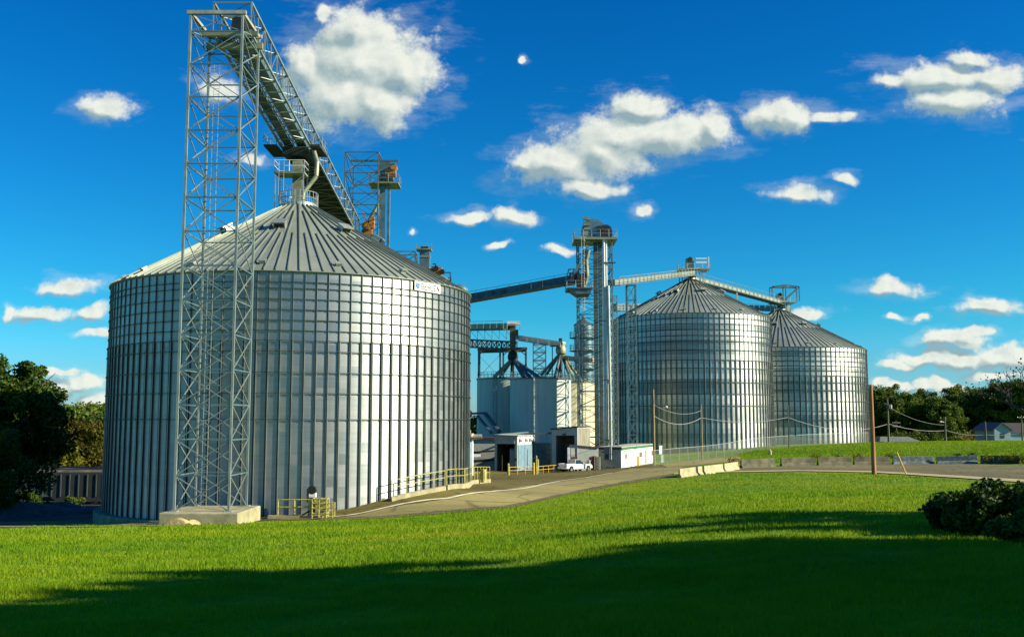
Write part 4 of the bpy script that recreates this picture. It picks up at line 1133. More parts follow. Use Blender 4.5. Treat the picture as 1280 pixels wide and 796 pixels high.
# long scale house behind the pickup
ol = P(712.5, 583, 157)
Ln = thing('scale_house', 'long grey lean-to wall with a dark sloping roof edge behind the pickup', 'building', tuple(ol))
pA, pB = P(711.8, 586, 144.6), P(748, 586.5, 145.4)
topA, topB = Z(557.0,144.6), Z(560.2,145.4)
MB().prism([(pA.x,pA.y,0), (pB.x,pB.y,0), (pB.x,pB.y,topB), (pA.x,pA.y,topA)], (.1, .9, 0)).build('wall', 'shed_front', Ln)
MB().bar((pA.x-.1,pA.y+.4,topA+.1), (pB.x-.05,pB.y+.4,topB+.1), 1.2, .18).build('roof', 'shingle_dark', Ln)
MB().box((XY(710.2,144), 144.2, 2.3), (.4, .3, 3.6)).build('corner_post', 'bright_white', Ln)
MB().box((XY(712.2,144), 144.4, 2.3), (.14, .3, 3.5)).build('door_edge', 'dark_metal', Ln)
MB().bar((XY(714,144.4), 144.55, Z(572,144.4)), (XY(721,144.4), 144.6, Z(571.5,144.4)), .1, .3).build('rust_streak', 'rust_red', Ln)
# barrels and pallets between pickup and office
for k, (px, m_, h_, lab, kd) in enumerate(((736.5,'white_paint',1.5,'pale drum right behind the cab of the pickup','drum'),(739.5,'rust_red',1.9,'dark red drum beside the pale one behind the pickup','drum'),(742.5,'dark_metal',2.0,'black drum between the red drum and the cream crate','drum'),(746.3,'cream_steel',1.9,'cream crate against the left corner of the office front','crate'))):
    p = P(px, 585, 143.6); g_ = gz(p.x, p.y)
    mb = MB()
    if kd == 'drum':
        mb.lathe([(0.01,0),(.36,0),(.36,h_*.33),(.39,h_*.35),(.36,h_*.37),(.36,h_*.66),(.39,h_*.68),(.36,h_*.7),(.36,h_),(.01,h_)], (p.x,p.y,g_), 16)
    else:
        for j in range(5): mb.box((p.x, p.y, g_+.2+j*.38), (.85, .8, .3), rz=-.3)
        for sx in (-.4, .4): mb.box((p.x+sx, p.y-.38, g_+.95), (.1, .1, 1.9), rz=-.3)
    tag(mb.build('storage_drum' if kd=='drum' else 'wooden_crate', m_, None, smooth=kd=='drum', loc=(p.x,p.y,g_)), lab, kd)

# ------------------------------------------------------------------ pickup truck
def pickup(loc, rz):
    t = thing('pickup_truck', 'white pickup truck parked between the portal shed and the office', 'pickup truck', (0,0,0))
    # x forward; length 5.6
    W = 1.9
    def side(poly, w, name, m, parent=t, y0=None):
        y0 = -w/2 if y0 is None else y0
        return MB().prism([(x, y0, z) for x, z in poly], (0, w, 0)).build(name, m, parent)
    body = side([(-2.75,.55),(-2.75,1.15),(-.95,1.15),(-.95,1.12),(1.05,1.12),(2.55,1.02),(2.78,.85),(2.8,.5),(2.35,.42),(2.3,.72),(2.05,.88),(1.75,.88),(1.5,.72),(1.45,.40),(-1.3,.40),(-1.35,.72),(-1.6,.88),(-1.9,.88),(-2.15,.72),(-2.2,.50)], W, 'body', 'truck_white')
    bv = body.modifiers.new('bevel','BEVEL'); bv.width=.05; bv.segments=2; bv.limit_method='ANGLE'
    cabp = MB()
    lo = [(-.95,-.9,1.12),(1.15,-.9,1.12),(1.15,.9,1.12),(-.95,.9,1.12)]; hi = [(-.72,-.70,1.80),(.30,-.70,1.80),(.30,.70,1.80),(-.72,.70,1.80)]
    n = 0; cabp.v = lo+hi; cabp.f = [(0,1,5,4),(1,2,6,5),(2,3,7,6),(3,0,4,7),(4,5,6,7),(0,3,2,1)]
    cab = cabp.build('cab', 'truck_white', t)
    bv = cab.modifiers.new('bevel','BEVEL'); bv.width=.06; bv.segments=2
    def face_inset(a, b, c, d, off, k=.88):
        a, b, c, d = map(Vector, (a,b,c,d)); cc = (a+b+c+d)/4; nn = (b-a).cross(d-a).normalized()
        pts = [cc + (p-cc)*k + nn*off for p in (a,b,c,d)]
        return pts, nn
    for q, nm in (((0,1,5,4),'side_window'),((2,3,7,6),'side_window'),((1,2,6,5),'windscreen'),((3,0,4,7),'rear_window')):
        pts, nn = face_inset(*[cabp.v[i] for i in q], .012)
        MB().prism([p for p in pts], nn*.012).build(nm, 'glass_dark', t)
    mb = MB(); mb.box((-1.85, 0, 1.02), (1.65, 1.6, .3)); mb.build('bed_liner', 'dark_metal', t)
    mb = MB(); mb.box((-1.85, .90, 1.19), (1.78, .08, .08)); mb.box((-1.85,-.90,1.19),(1.78,.08,.08)); mb.box((-2.72,0,1.19),(.08,1.75,.08)); mb.build('bed_rail', 'truck_white', t)
    MB().box((-2.80,0,.55),(.14,1.85,.2)).build('rear_bumper', 'chrome', t)
    MB().box((2.84,0,.55),(.12,1.85,.22)).build('front_bumper', 'chrome', t)
    for y in (-.82,.82):
        MB().box((-2.77,y,.95),(.06,.14,.34)).build('tail_light','lamp_red',t)
        MB().box((2.74,y*.85,.85),(.08,.35,.16)).build('headlight','bright_white',t)
        MB().box((.75,y*1.25,1.22),(.12,.22,.16)).build('wing_mirror','truck_white',t)
    for x in (-1.75,1.9):
        for y in (-.86,.86):
            w = MB().lathe([(.01,-.12),(.30,-.12),(.37,-.10),(.38,0),(.37,.10),(.30,.12),(.01,.12)], (0,0,0), 24)
            w.v = [(x+v[0], y+v[2], .38+v[1]) for v in w.v]
            wo = w.build('wheel','tyre',t,smooth=True)
            r = MB().lathe([(.01,.125),(.20,.13),(.22,.10)], (0,0,0), 16); sgn = 1 if y>0 else -1
            r.v = [(x+v[0], y+sgn*v[2], .38+v[1]) for v in r.v]; r.build('rim','chrome',wo)
    t.location = loc; t.rotation_euler = (0,0,rz); t.scale = (.92,.92,.92)
    return t
pk = P(719, 588, 140); pickup((pk.x, pk.y, gz(pk.x, pk.y)+.035), math.radians(42))

# ------------------------------------------------------------------ yellow railings and bollards
def railing(name, label, pts, h, m='yellow_paint', sp=2.0, r=.034, kerb=None, group=None):
    pts = [Vector(p) for p in pts]
    t = thing(name, label, 'railing', tuple(pts[0]), group)
    hr = MB()
    L = [0]
    for a, b in zip(pts[:-1], pts[1:]): L.append(L[-1]+(b-a).length)
    n = max(1, round(L[-1]/sp))
    def at(s):
        for i in range(len(pts)-1):
            if s <= L[i+1]+1e-6: return pts[i].lerp(pts[i+1], (s-L[i])/(L[i+1]-L[i]))
        return pts[-1]
    for i in range(n+1):
        p = at(L[-1]*i/n); MB().tube(p, p+Vector((0,0,h)), r*1.25, 8).build('post', m, t)
    for f in (.55, 1.0):
        for i in range(n): hr.tube(at(L[-1]*i/n)+Vector((0,0,h*f)), at(L[-1]*(i+1)/n)+Vector((0,0,h*f)), r, 8)
    hr.build('rail', m, t)
    if kerb:
        kb = MB()
        for a, b in zip(pts[:-1], pts[1:]): kb.bar(a+Vector((0,0,-.3)), b+Vector((0,0,-.3)), .28, .62)
        kb.build('kerb', kerb, t)
    return t
ptsr = []
for px, py in ((489,616),(505,612.5),(525,608.5),(545,603.5),(556,600.5)):
    u, v = ray(px, py)
    # follow the silo wall half a metre off
    dlt = math.atan(u) - math.atan2(S1[0], S1[1]); Dd = math.hypot(*S1)
    Rr = R1+.9; rr = Dd*math.cos(dlt) - math.sqrt(max(0, Rr*Rr-(Dd*math.sin(dlt))**2)); Y = rr*math.cos(math.atan(u))
    ptsr.append(P(px, py, Y))
for p in ptsr: p.z = gz(p.x, p.y)+.35
railing('yellow_railing', 'yellow railing on a pale kerb along the foot of the largest silo, lower stretch', ptsr, 1.25, kerb='concrete', sp=1.4)
def follow(px, py, off):
    u, v = ray(px, py); dlt = math.atan(u) - math.atan2(S1[0], S1[1]); Dd = math.hypot(*S1)
    Rr = R1+off; rr = Dd*math.cos(dlt) - math.sqrt(max(0, Rr*Rr-(Dd*math.sin(dlt))**2)); return P(px, py, rr*math.cos(math.atan(u)))
pts2 = [follow(558,599,.9), follow(570,597,.9), follow(580,595,1.0), P(590,592,96), P(602,589,101), P(612,585.5,105)]
for p in pts2: p.z = gz(p.x, p.y)+.4
railing('yellow_railing', 'yellow railing curving away from the largest silo towards the narrow shed', pts2, 1.25, kerb='concrete', sp=1.6)
p = pts2[3]; q = pts2[-1]
tag(MB().tube((p.x+1.0,p.y+3,p.z-.4),(p.x+1.0,p.y+3,p.z+.9),.3,12).build('bollard','yellow_paint',None,loc=(p.x+1.0,p.y+3,p.z-.4)), 'thick yellow bollard behind the curving railing at the silo edge', 'bollard')
def ypts(l, off=.03):
    out = []
    for px, py, Y in l:
        p = P(px, py, Y); p.z = gz(p.x, p.y)+off; out.append(p)
    return out
railing('yellow_railing', 'rust-stained yellow railing between two bollards in front of the narrow shed', ypts([(637,591,130),(666,589,134)]), 1.0, m='orange_yellow', sp=1.6, kerb=None)
railing('yellow_railing', 'pale yellow railing running from the tall bollard to the pickup', ypts([(672,589,134),(705,586.5,141)]), 1.0, m='orange_yellow', sp=1.6, kerb='rust_red')
for px, py, Y, h, r_, m_, lab in ((635.5,590.5,129,1.55,.13,'yellow_paint','yellow bollard right in front of the narrow shed opening'),(667,590,132,1.6,.17,'orange_yellow','orange-yellow bollard ending the stained railing'),(670.5,590,132,2.5,.12,'yellow_paint','tallest yellow bollard, beside the orange-yellow one'),(672.5,586,138,1.9,.12,'yellow_paint','pale yellow bollard just behind the tallest one')):
    p = ypts([(px,py,Y)], -.1)[0]
    mb = MB(); mb.tube(p, p+Vector((0,0,h)), r_, 12); mb.lathe([(r_,h+.1-.1),(r_*.7,h+.07),(.01,h+.1)], p, 12)
    tag(mb.build('bollard', m_, None, smooth=True, loc=tuple(p)), lab, 'bollard')
# railing + aeration unit at the front of silo 1
fp = [P(347,645,74.6), P(382,645,74.4)]
for p in fp: p.z = gz(p.x,p.y)+.15
railing('yellow_railing', 'short yellow railing left of the valve unit at the foot of the largest silo', [fp[0], fp[1]+Vector((1.6,0,0))], 1.2, sp=1.3, r=.05)
q = P(404, 641, 74.2); q.z = gz(q.x,q.y)
yc = thing('yellow_cage', 'bright yellow steel guard cage at the foot of the largest silo', 'guard cage', tuple(q))
mb = MB()
for x_ in (-.75, -.25, .3, .75):
    for y_ in (-.4, .45): mb.tube(q+Vector((x_,y_,-.1)), q+Vector((x_,y_,1.45 if x_<.5 else 1.1)), .05, 6)
mb.build('post', 'yellow_paint', yc)
mb = MB()
for z in (.35,.75,1.1,1.4):
    for y_ in (-.4,.45): mb.tube(q+Vector((-.75,y_,z)), q+Vector((.75 if z<1.2 else .3,y_,z)), .045, 6)
    for x_ in (-.75,.3): mb.tube(q+Vector((x_,-.4,z)), q+Vector((x_,.45,z)), .04, 6)
mb.build('rail', 'yellow_paint', yc)
MB().box(q+Vector((-.1,.2,.95)), (1.0,.25,.9)).build('panel', 'yellow_paint', yc)
q = P(389.5, 643, 74.9); q.z = gz(q.x,q.y)
vu = thing('valve_unit', 'grey unloading unit with a white label box, between the yellow railing and the yellow cage', 'machine', tuple(q))
mb = MB(); mb.box(q+Vector((0,.1,.7)), (.55,.45,1.3)); mb.tube(q+Vector((-.2,0,.2)), q+Vector((.55,-.2,.9)), .1, 8); mb.build('body', 'galv_light', vu)
MB().box(q+Vector((.05,.05,1.62)), (.5,.4,.3)).build('label_box', 'bright_white', vu)
mb = MB(); mb.tube(q+Vector((0,-.15,2.0)), q+Vector((0,.25,2.0)), .32, 14); mb.box(q+Vector((-.32,.05,1.6)), (.08,.4,1.0)); mb.build('drive_guard', 'dark_metal', vu)
mb = MB(); mb.path([q+Vector((-.9,-.4,.0)), q+Vector((-.2,-.2,.45)), q+Vector((.4,-.3,.5))], .06, 6); mb.path([q+Vector((.2,-.5,.0)), q+Vector((.6,-.2,.35))], .05, 6); mb.build('pipe', 'dark_metal', vu)
c_ = P(365, 646, 73.9); c_.z = gz(c_.x,c_.y)
tag(MB().box(c_+Vector((.2,.3,.05)), (4.0,.5,.35)).build('kerb_block','concrete',None,loc=tuple(c_)), 'long low concrete kerb under the short yellow railing', 'kerb')
for (px,py,sx,sy,sz,lab) in ((470,626,1.3,.7,.35,'flat grey concrete slab lying against the silo wall'),(485,622,.7,.8,.6,'square concrete block at the lower end of the silo railing')):
    c_ = P(px,py,80.0 if px>480 else 78.9); c_.z = gz(c_.x,c_.y)
    o = MB().box(c_+Vector((0,.5,sz/2-.08)), (sx,sy,sz), rz=.25).build('concrete_block','concrete',None,loc=tuple(c_)); tag(o, lab, 'concrete block')
    b_ = o.modifiers.new('bevel','BEVEL'); b_.width=.05
# rock beside the pad
def rock(loc, s, lab, seed):
    bm = bmesh.new(); bmesh.ops.create_icosphere(bm, subdivisions=4, radius=1)
    rr = random.Random(seed); ph = [Vector((rr.uniform(-1,1),rr.uniform(-1,1),rr.uniform(-1,1))).normalized() for _ in range(14)]; cut = [rr.uniform(.62,.95) for _ in ph]
    for v in bm.verts:
        for d, c in zip(ph, cut):
            k = v.co.dot(d)
            if k > c: v.co -= d*(k-c)
        v.co = Vector((v.co.x*s[0], v.co.y*s[1], v.co.z*s[2]))
    me = bpy.data.meshes.new('boulder'); bm.to_mesh(me); bm.free(); me.materials.append(M('rock'))
    o = bpy.data.objects.new('boulder', me); COL.objects.link(o); o.location = loc
    tag(o, lab, 'boulder')
p = P(223, 652, 65.6); rock((p.x, p.y, gz(p.x,p.y)+.12), (1.05,.6,.42), 'sandy boulder lying in front of the pale concrete pad', 5)
p = P(240, 652.5, 65.9); rock((p.x, p.y, gz(p.x,p.y)+.08), (.55,.45,.3), 'smaller sandy boulder touching the larger one in front of the pad', 9)

# ------------------------------------------------------------------ jersey barriers
def barrier(name, label, A, B, h, m, group, w=.62):
    A, B = Vector(A), Vector(B); d = B-A; d.z = 0; d.normalize(); s = Vector((d.y,-d.x,0))
    prof = [(-.5,0),(-.5,.09),(-.34,.32),(-.17,.42),(-.13,1.0),(.13,1.0),(.17,.42),(.34,.32),(.5,.09),(.5,0)]
    t0 = MB().prism([A + s*(x*w) + Vector((0,0,z*h-.12)) for x, z in prof], (B-A))
    o = t0.build(name, m, None, loc=tuple(A)); tag(o, label, 'barrier', group)
    b_ = o.modifiers.new('bevel','BEVEL'); b_.width=.03; b_.limit_method='ANGLE'
    return o
def bar_at(px0, py0, Y0_, px1, py1, Y1_):
    a, b = P(px0, py0, Y0_), P(px1, py1, Y1_); a.z = gz(a.x,a.y)+.03; b.z = gz(b.x,b.y)+.03
    return a, b
GRP = 'concrete barriers along the road'
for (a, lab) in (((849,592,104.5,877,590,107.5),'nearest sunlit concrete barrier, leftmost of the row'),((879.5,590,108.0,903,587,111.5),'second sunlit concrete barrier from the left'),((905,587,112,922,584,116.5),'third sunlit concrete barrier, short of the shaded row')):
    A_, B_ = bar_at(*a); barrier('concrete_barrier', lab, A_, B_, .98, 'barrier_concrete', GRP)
sh_ = [((926,583,118,968,581,121),'barrier_shaded','leftmost shaded concrete barrier'),((976,581.5,121.5,1018,580.5,123),'barrier_shaded','second shaded concrete barrier, cream at its right end'),
       ((1022,580.5,124,1064,579.5,125),'barrier_shaded','third shaded concrete barrier, with weeds on top'),((1067,579.5,125.5,1111,579,126),'barrier_shaded','shaded barrier just behind the near pole'),
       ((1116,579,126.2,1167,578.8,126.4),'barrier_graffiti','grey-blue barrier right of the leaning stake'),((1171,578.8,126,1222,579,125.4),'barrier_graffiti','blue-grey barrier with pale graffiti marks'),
       ((1226,579.5,125,1275,581,122),'barrier_shaded','last barrier on the right, overgrown with vines')]
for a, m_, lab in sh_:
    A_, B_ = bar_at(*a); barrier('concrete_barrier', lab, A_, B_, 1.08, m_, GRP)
# ------------------------------------------------------------------ poles, wires, signs, fence
def pole(label, px, pt, pb, Y, r, m, arms=0, lamp=False, name='utility_pole', zb=None):
    pt_ = P(px, pt, Y); x, y = pt_.x, Y
    g_ = gz(x,y) if zb is None else zb
    t = thing(name, label, 'utility pole', (x,y,g_-.3))
    top = pt_.z
    mb = MB(); mb.lathe([(r, g_-.3), (r*.72, top), (r*.3, top+.04), (.01, top+.05)], (x,y,0), 14); mb.build('shaft', m, t, smooth=True)
    for k in range(arms):
        z = top-.5-k*.9
        MB().box((x, y-.16, z), (1.9, .12, .14)).build('crossarm', 'wood_grey', t)
        mb = MB()
        for dx_ in (-.85,-.35,.35,.85): mb.lathe([(.01,.0),(.05,0),(.07,.08),(.04,.14),(.01,.18)], (x+dx_,y-.16,z+.07), 8)
        mb.build('insulator', 'galv_light', t)
    if lamp:
        z = top-.9
        MB().tube((x,y,z-.2),(x-.9,y-.3,z),.04,6).build('lamp_arm','galv_light',t)
        MB().lathe([(.02,.15),(.22,.0),(.16,-.2),(.01,-.26)],(x-1.0,y-.3,z),10).build('lamp_head','bright_white',t)
    return Vector((x,y,top))
pA_ = pole('weathered yellowish pole at the right end of the white office', 816.5, 487, 580, 138, .18, 'wood_pole')
MB_ = MB
pB_ = pole('slim pale pole in front of the middle silo', 876.5, 505, 570, 152, .14, 'wood_pole')
pC_ = pole('thin pole in the gap between the middle and far silos', 985, 507, 555, 165, .12, 'wood_grey')
pD_ = pole('tall smooth orange-brown pole at the road edge near the far silo', 1088.5, 481, 591, 103, .24, 'wood_pole_red')
pE_ = pole('grey pole with a transformer can right of the far silo', 1109, 499, 551, 200, .24, 'wood_grey')
e_ = thing('transformer', 'small pale transformer can hanging on the grey pole', 'transformer', tuple(pE_+Vector((.5,-.3,-1.6))))
MB().lathe([(.01,0),(.28,0),(.3,.1),(.3,.75),(.2,.85),(.01,.88)], pE_+Vector((.5,-.3,-1.9)), 14).build('can', 'galv_light', e_, smooth=True)
pF_ = pole('dark pole with a small street lamp in front of the middle of the tree line', 1181, 521, 551, 205, .20, 'wood_grey', lamp=True)
pG_ = pole('short dark pole left of the blue house', 1231.5, 527, 551, 205, .17, 'wood_grey')
pH_ = pole('dark pole with crossarms at the right side of the blue house', 1276.5, 519, 551, 205, .17, 'wood_grey', arms=1)
pI_ = pole('distant pole with two crossarms between the grey pole and the lamp pole', 1120, 526, 549, 240, .16, 'wood_grey', arms=2)
def sag(name, label, A, B, dip, r=.03):
    A, B = Vector(A), Vector(B); mb = MB(); n = 18; pr = A
    for i in range(1, n+1):
        f = i/n; p = A.lerp(B, f) - Vector((0,0,4*dip*f*(1-f))); mb.tube(pr, p, r, 5, caps=False); pr = p
    tag(mb.build(name, 'wire', None, loc=tuple(A)), label, 'wire')
lo = lambda p, d: p - Vector((0,0,d))
sag('power_line', 'upper wire from the office pole to the slim pale pole', P(816.5,505,138), P(876.5,513,152), .9)
sag('power_line', 'lower wire from the office pole to the slim pale pole', P(816.5,519,138), P(876.5,522,152), 1.1, .05)
sag('power_line', 'wire from the slim pale pole across the middle silo to the thin pole', P(876.5,522,152), P(985,521.5,165), .7, .04)
sag('power_line', 'wire from the thin pole across the far silo to the grey pole', P(985,521.5,165), P(1109,530,200), 1.6, .045)
sag('power_line', 'wire sagging between the grey pole and the lamp pole', P(1109,529,200), P(1181,538,205), .6, .06)
sag('power_line', 'wire sagging between the lamp pole and the short dark pole', P(1181,537,205), P(1231.5,543,205), .5, .06)
sag('power_line', 'wire from the short dark pole past the blue house', P(1231.5,543,205), P(1276.5,541,205), .3, .05)
sag('power_line', 'upper wire dropping from the top of the grey pole to the lamp pole', P(1109,507,200), P(1181,531,205), .9, .035)
# lamp arm on the office pole
mb = MB(); mb.tube(P(816.5,500,138), P(833,507,137), .03, 5); ob = mb.build('lamp_arm', 'galv_light', bpy.data.objects['utility_pole'])
MB().lathe([(.02,.12),(.2,.0),(.14,-.18),(.01,-.22)], P(833,508,137), 10).build('lamp_head','bright_white',bpy.data.objects['utility_pole'])
# two-plate sign on a post
sp_ = G(829.5, 592.5); t = thing('road_sign', 'white rectangular sign seen at an angle on a thin post near the office corner', 'sign', tuple(sp_))
Ysg = sp_.y
MB().bar(sp_-Vector((0,0,.2)), (sp_.x, sp_.y, Z(558,Ysg)), .07).build('post', 'galv_light', t)
MB().box((P(826,563,Ysg).x, Ysg-.06, Z(562,Ysg)), (.42, .03, .95), rz=.4).build('sign_plate', 'bright_white', t)
MB().box((P(828,572,Ysg).x, Ysg-.06, Z(573,Ysg)), (.40, .03, .85), rz=.4).build('lower_plate', 'galv_light', t)
# leaning stake
A_ = G(1133, 593); B_ = P(1121, 565, A_.y+.6)
t = MB().bar(A_-(B_-A_)*.05, B_, .10).build('leaning_stake', 'orange_yellow', None, loc=tuple(A_)); tag(t, 'thin orange-yellow stake leaning left at the road edge', 'stake')
# small stone/stump on the grass by the fence
for px, py, s, lab in ((962.5,567,.35,'small pale marker stone on the grass bank before the fence'),):
    p = P(px, py, 152); g_ = gz(p.x,p.y)
    tag(MB().lathe([(.01,0),(.3,0),(.26,.7),(.15,1.0),(.01,1.05)], (p.x,p.y,g_-.1), 9).build('marker_stone','barrier_concrete',None,loc=(p.x,p.y,g_-.1)), lab, 'marker stone')
# chain link fence
def fence(label, pts, h):
    t = thing('chain_link_fence', label, 'fence', tuple(pts[0]))
    pan = MB(); rl = MB()
    pts = [Vector(p) for p in pts]; seg = []
    for a, b in zip(pts[:-1], pts[1:]):
        n = max(1, round((b-a).length/3.0))
        for i in range(n): 
            p = a.lerp(b, i/n); p.z = gz(p.x,p.y); seg.append(p)
    seg.append(pts[-1])
    for p in seg: MB().tube(p-Vector((0,0,.2)), p+Vector((0,0,h)), .04, 6).build('post', 'galv_light', t)
    Hh = Vector((0,0,h)); lo_ = Vector((0,0,.05))
    for a, b in zip(seg[:-1], seg[1:]):
        pan.prism([a+lo_, b+lo_, b+Hh, a+Hh], (0,.004,0)); rl.tube(a+Hh, b+Hh, .035, 6)
    pan.build('mesh_panel', 'chain_link', t); rl.build('top_rail', 'galv_light', t)
fp_ = []
for px, py, Y in ((817,579,136),(838,575,140),(860,571,144),(885,567.5,149),(915,565,156),(950,561,164),(985,557.5,172),(1020,555,180),(1060,553,188),(1086,552.5,194)):
    p = P(px,py,Y); p.z = gz(p.x,p.y); fp_.append(p)
fence('chain link fence climbing past the foot of the middle and far silos', fp_, 2.1)

# ------------------------------------------------------------------ hopper rail cars in the shade
def hopper_car(label, x, y, rz, m, m2):
    g_ = gz(x, y)
    t = thing('hopper_car', label, 'rail car', (x, y, g_), 'covered hopper cars on the siding')
    ORG[t.name] = Vector((0,0,0))
    Lh, W = 8.0, 1.5
    prof = [(-Lh,1.9),(-Lh,4.3),(-Lh+.5,4.6),(Lh-.5,4.6),(Lh,4.3),(Lh,1.9),(Lh-1.4,1.9),(Lh-2.8,1.0),(-Lh+2.8,1.0),(-Lh+1.4,1.9)]
    MB().prism([(a,-W,b) for a,b in prof], (0,2*W,0)).build('body', m, t)
    mb = MB()
    for k in range(15): mb.box((-Lh+1+k*1.07, -W-.06, 3.0), (.12,.12,2.7))
    mb.build('side_post', m2, t)
    MB().prism([(-Lh,-W*1.02,4.4),(-Lh,-W*.6,4.85),(-Lh,W*.6,4.85),(-Lh,W*1.02,4.4)], (2*Lh,0,0)).build('roof', 'hopper_roof', t)
    mb = MB(); railing_mb(mb, [(-Lh,-.5,4.85),(Lh,-.5,4.85)], h=.25, sp=1.5, r=.03, rails=(1.0,)); mb.box((0,0,4.92),(2*Lh,1.0,.06)); mb.build('running_board', 'hopper_dark', t)
    MB().box((0,0,1.25),(2*Lh+1.2,.7,.5)).build('underframe', 'hopper_dark', t)
    for sx in (-1,1):
        b_ = MB().box((sx*(Lh-1.6), -.95, .55), (2.2,.14,.32)).box((sx*(Lh-1.6), .95, .55), (2.2,.14,.32)).build('bogie', 'hopper_dark', t)
        for dx_ in (-.85,.85):
            mb = MB(); mb.tube((sx*(Lh-1.6)+dx_,-.8,.47),(sx*(Lh-1.6)+dx_,-.66,.47),.45,18); mb.tube((sx*(Lh-1.6)+dx_,.66,.47),(sx*(Lh-1.6)+dx_,.8,.47),.45,18); mb.tube((sx*(Lh-1.6)+dx_,-.8,.47),(sx*(Lh-1.6)+dx_,.8,.47),.08,8); mb.build('wheel_set','hopper_dark',b_)
    mb = MB()
    for k in range(7): mb.bar((-Lh-.1,-.5,1.6+k*.42),(-Lh-.1,.5,1.6+k*.42),.05)
    mb.build('ladder','galv_dark',t)
    t.rotation_euler = (0,0,rz)
    return t
hopper_car('teal-grey covered hopper car at the left, behind the dark bushes', XY(70,134), 134, math.radians(3), 'hopper_teal', 'hopper_dark')
hopper_car('dark covered hopper car just left of the largest silo', XY(140,126), 126, math.radians(3), 'hopper_dark', 'hopper_teal')
tr_ = MB()
for y0_ in (124.9, 126.4): tr_.bar((-90, y0_-1.8, gz(-60,y0_)+.05), (-35, y0_+1.0, gz(-40,y0_)+.05), .08, .16)
tag(tr_.build('rail_track', 'dark_metal', None, loc=(-60,125,-1.5)), 'steel railway rails under the dark hopper car', 'rails')
for (px,py,Y,sx,sy,sz,lab) in ((70,628,104,5,2.5,1.3,'low dark gravel mound beside the track, left of the silo'),(15,632,100,9,3,1.4,'long dark gravel bank at the left edge of the picture')):
    p = P(px,py,Y); bm = bmesh.new(); bmesh.ops.create_uvsphere(bm, u_segments=40, v_segments=20, radius=1)
    for v in bm.verts:
        v.co.z = max(v.co.z, -.2); k = 1+.12*math.sin(v.co.x*7+v.co.y*5)+.08*math.sin(v.co.x*17); v.co = Vector((v.co.x*sx*k, v.co.y*sy*k, v.co.z*sz*(1+.1*math.sin(v.co.x*9))))
    me = bpy.data.meshes.new('gravel_mound'); bm.to_mesh(me); bm.free(); me.materials.append(M('ballast'))
    me.polygons.foreach_set('use_smooth', [True]*len(me.polygons))
    o = bpy.data.objects.new('gravel_mound', me); COL.objects.link(o); o.location = (p.x,p.y,gz(p.x,p.y)); tag(o, lab, 'gravel pile')
t_ = drape('road', [(-90,86),(-90,92),(-60,91.5),(-37,89),(-30,80),(-34,78),(-50,84),(-70,86)], 'asphalt_grey', .07)

# ------------------------------------------------------------------ far houses
def P0(px, py, Y): p = P(px,py,Y); return p
hx = P(1250,550,215); hz = hx.z-1.5
h1 = thing('blue_house', 'small pale blue gabled house with a dark roof at the right edge before the trees', 'house', (hx.x, 215, hz))
gx0, gx1, gt = XY(1236,215), XY(1256,215), P(1247,529,215).z
ze_ = P(1247,537,215).z
mb = MB(); mb.prism([(gx0,215,hz),(gx1,215,hz),(gx1,215,ze_),((gx0+gx1)/2,215,gt),(gx0,215,ze_)], (0,9,0)); mb.build('gable_wall', 'house_blue', h1)
MB().box(((gx1+XY(1290,215))/2, 219, (hz+P(0,541,215).z)/2), (XY(1290,215)-gx1-.02, 7.0, P(0,541,215).z-hz)).build('side_wall', 'house_blue', h1)
mb = MB(); c_ = (gx0+gx1)/2
mb.prism([(gx0-.4,214.6,ze_-.25),(c_,214.6,gt+.02),(c_,214.6,gt+.22),(gx0-.4,214.6,ze_-.02)], (0,9.8,0)); mb.prism([(gx1+.4,214.6,ze_-.25),(c_,214.6,gt+.02),(c_,214.6,gt+.22),(gx1+.4,214.6,ze_-.02)], (0,9.8,0))
mb.build('gable_roof', 'house_roof', h1)
zz_ = P(0,541,215).z
MB().prism([(gx1+.3,215.1,zz_),(gx1+.3,219,gt+.1),(gx1+.3,223,zz_)], (XY(1292,215)-gx1,0,0)).build('main_roof', 'shingle_dark', h1)
MB().box((c_, 214.97, (hz+ze_)/2+.6), (.8,.06,1.0)).build('window', 'window_dark', h1)
h2_ = thing('low_shed_roof', 'low building with a broad grey roof beyond the grass bank right of the far silo', 'house', (XY(1120,225), 225, P(0,552,225).z-2))
zr0, zr1 = P(0,551.5,225).z, P(0,546,225).z
MB().box((XY(1120,225), 228, zr0-1.2), (XY(1140,225)-XY(1099,225), 6, 2.4)).build('wall', 'shed_front', h2_)
MB().prism([(XY(1094,225),225,zr0),(XY(1101,225),228,zr1),(XY(1137,225),228,zr1),(XY(1146,225),225,zr0)], (0,3,0)).build('roof', 'shingle_grey', h2_)

# ------------------------------------------------------------------ vegetation
def leaf_np(name, P_, size, m, parent=None, rng=None, org=(0,0,0), aspect=.6, flat=.0, loc=None, nrm_bias=None):
    rng = rng or np.random.default_rng(1)
    n = len(P_)
    a = rng.normal(size=(n,3)); a /= np.linalg.norm(a,axis=1,keepdims=True)
    b = rng.normal(size=(n,3)); b -= (a*b).sum(1,keepdims=True)*a; b /= np.linalg.norm(b,axis=1,keepdims=True)
    s = size*rng.uniform(.6,1.35,(n,1))
    u, v = a*s, b*s*aspect
    nrm = np.cross(a, b)
    V = np.stack([P_-u, P_-v+nrm*s*.15, P_+u, P_+v+nrm*s*.15], 1).reshape(-1,3) - np.array(org)
    Fc = np.arange(4*n).reshape(n,4)
    me = bpy.data.meshes.new(name); np_mesh(me, V, Fc); me.materials.append(M(m))
    o = bpy.data.objects.new(name, me); COL.objects.link(o)
    if parent is not None: o.parent = parent
    if loc is not None: o.location = loc
    return o
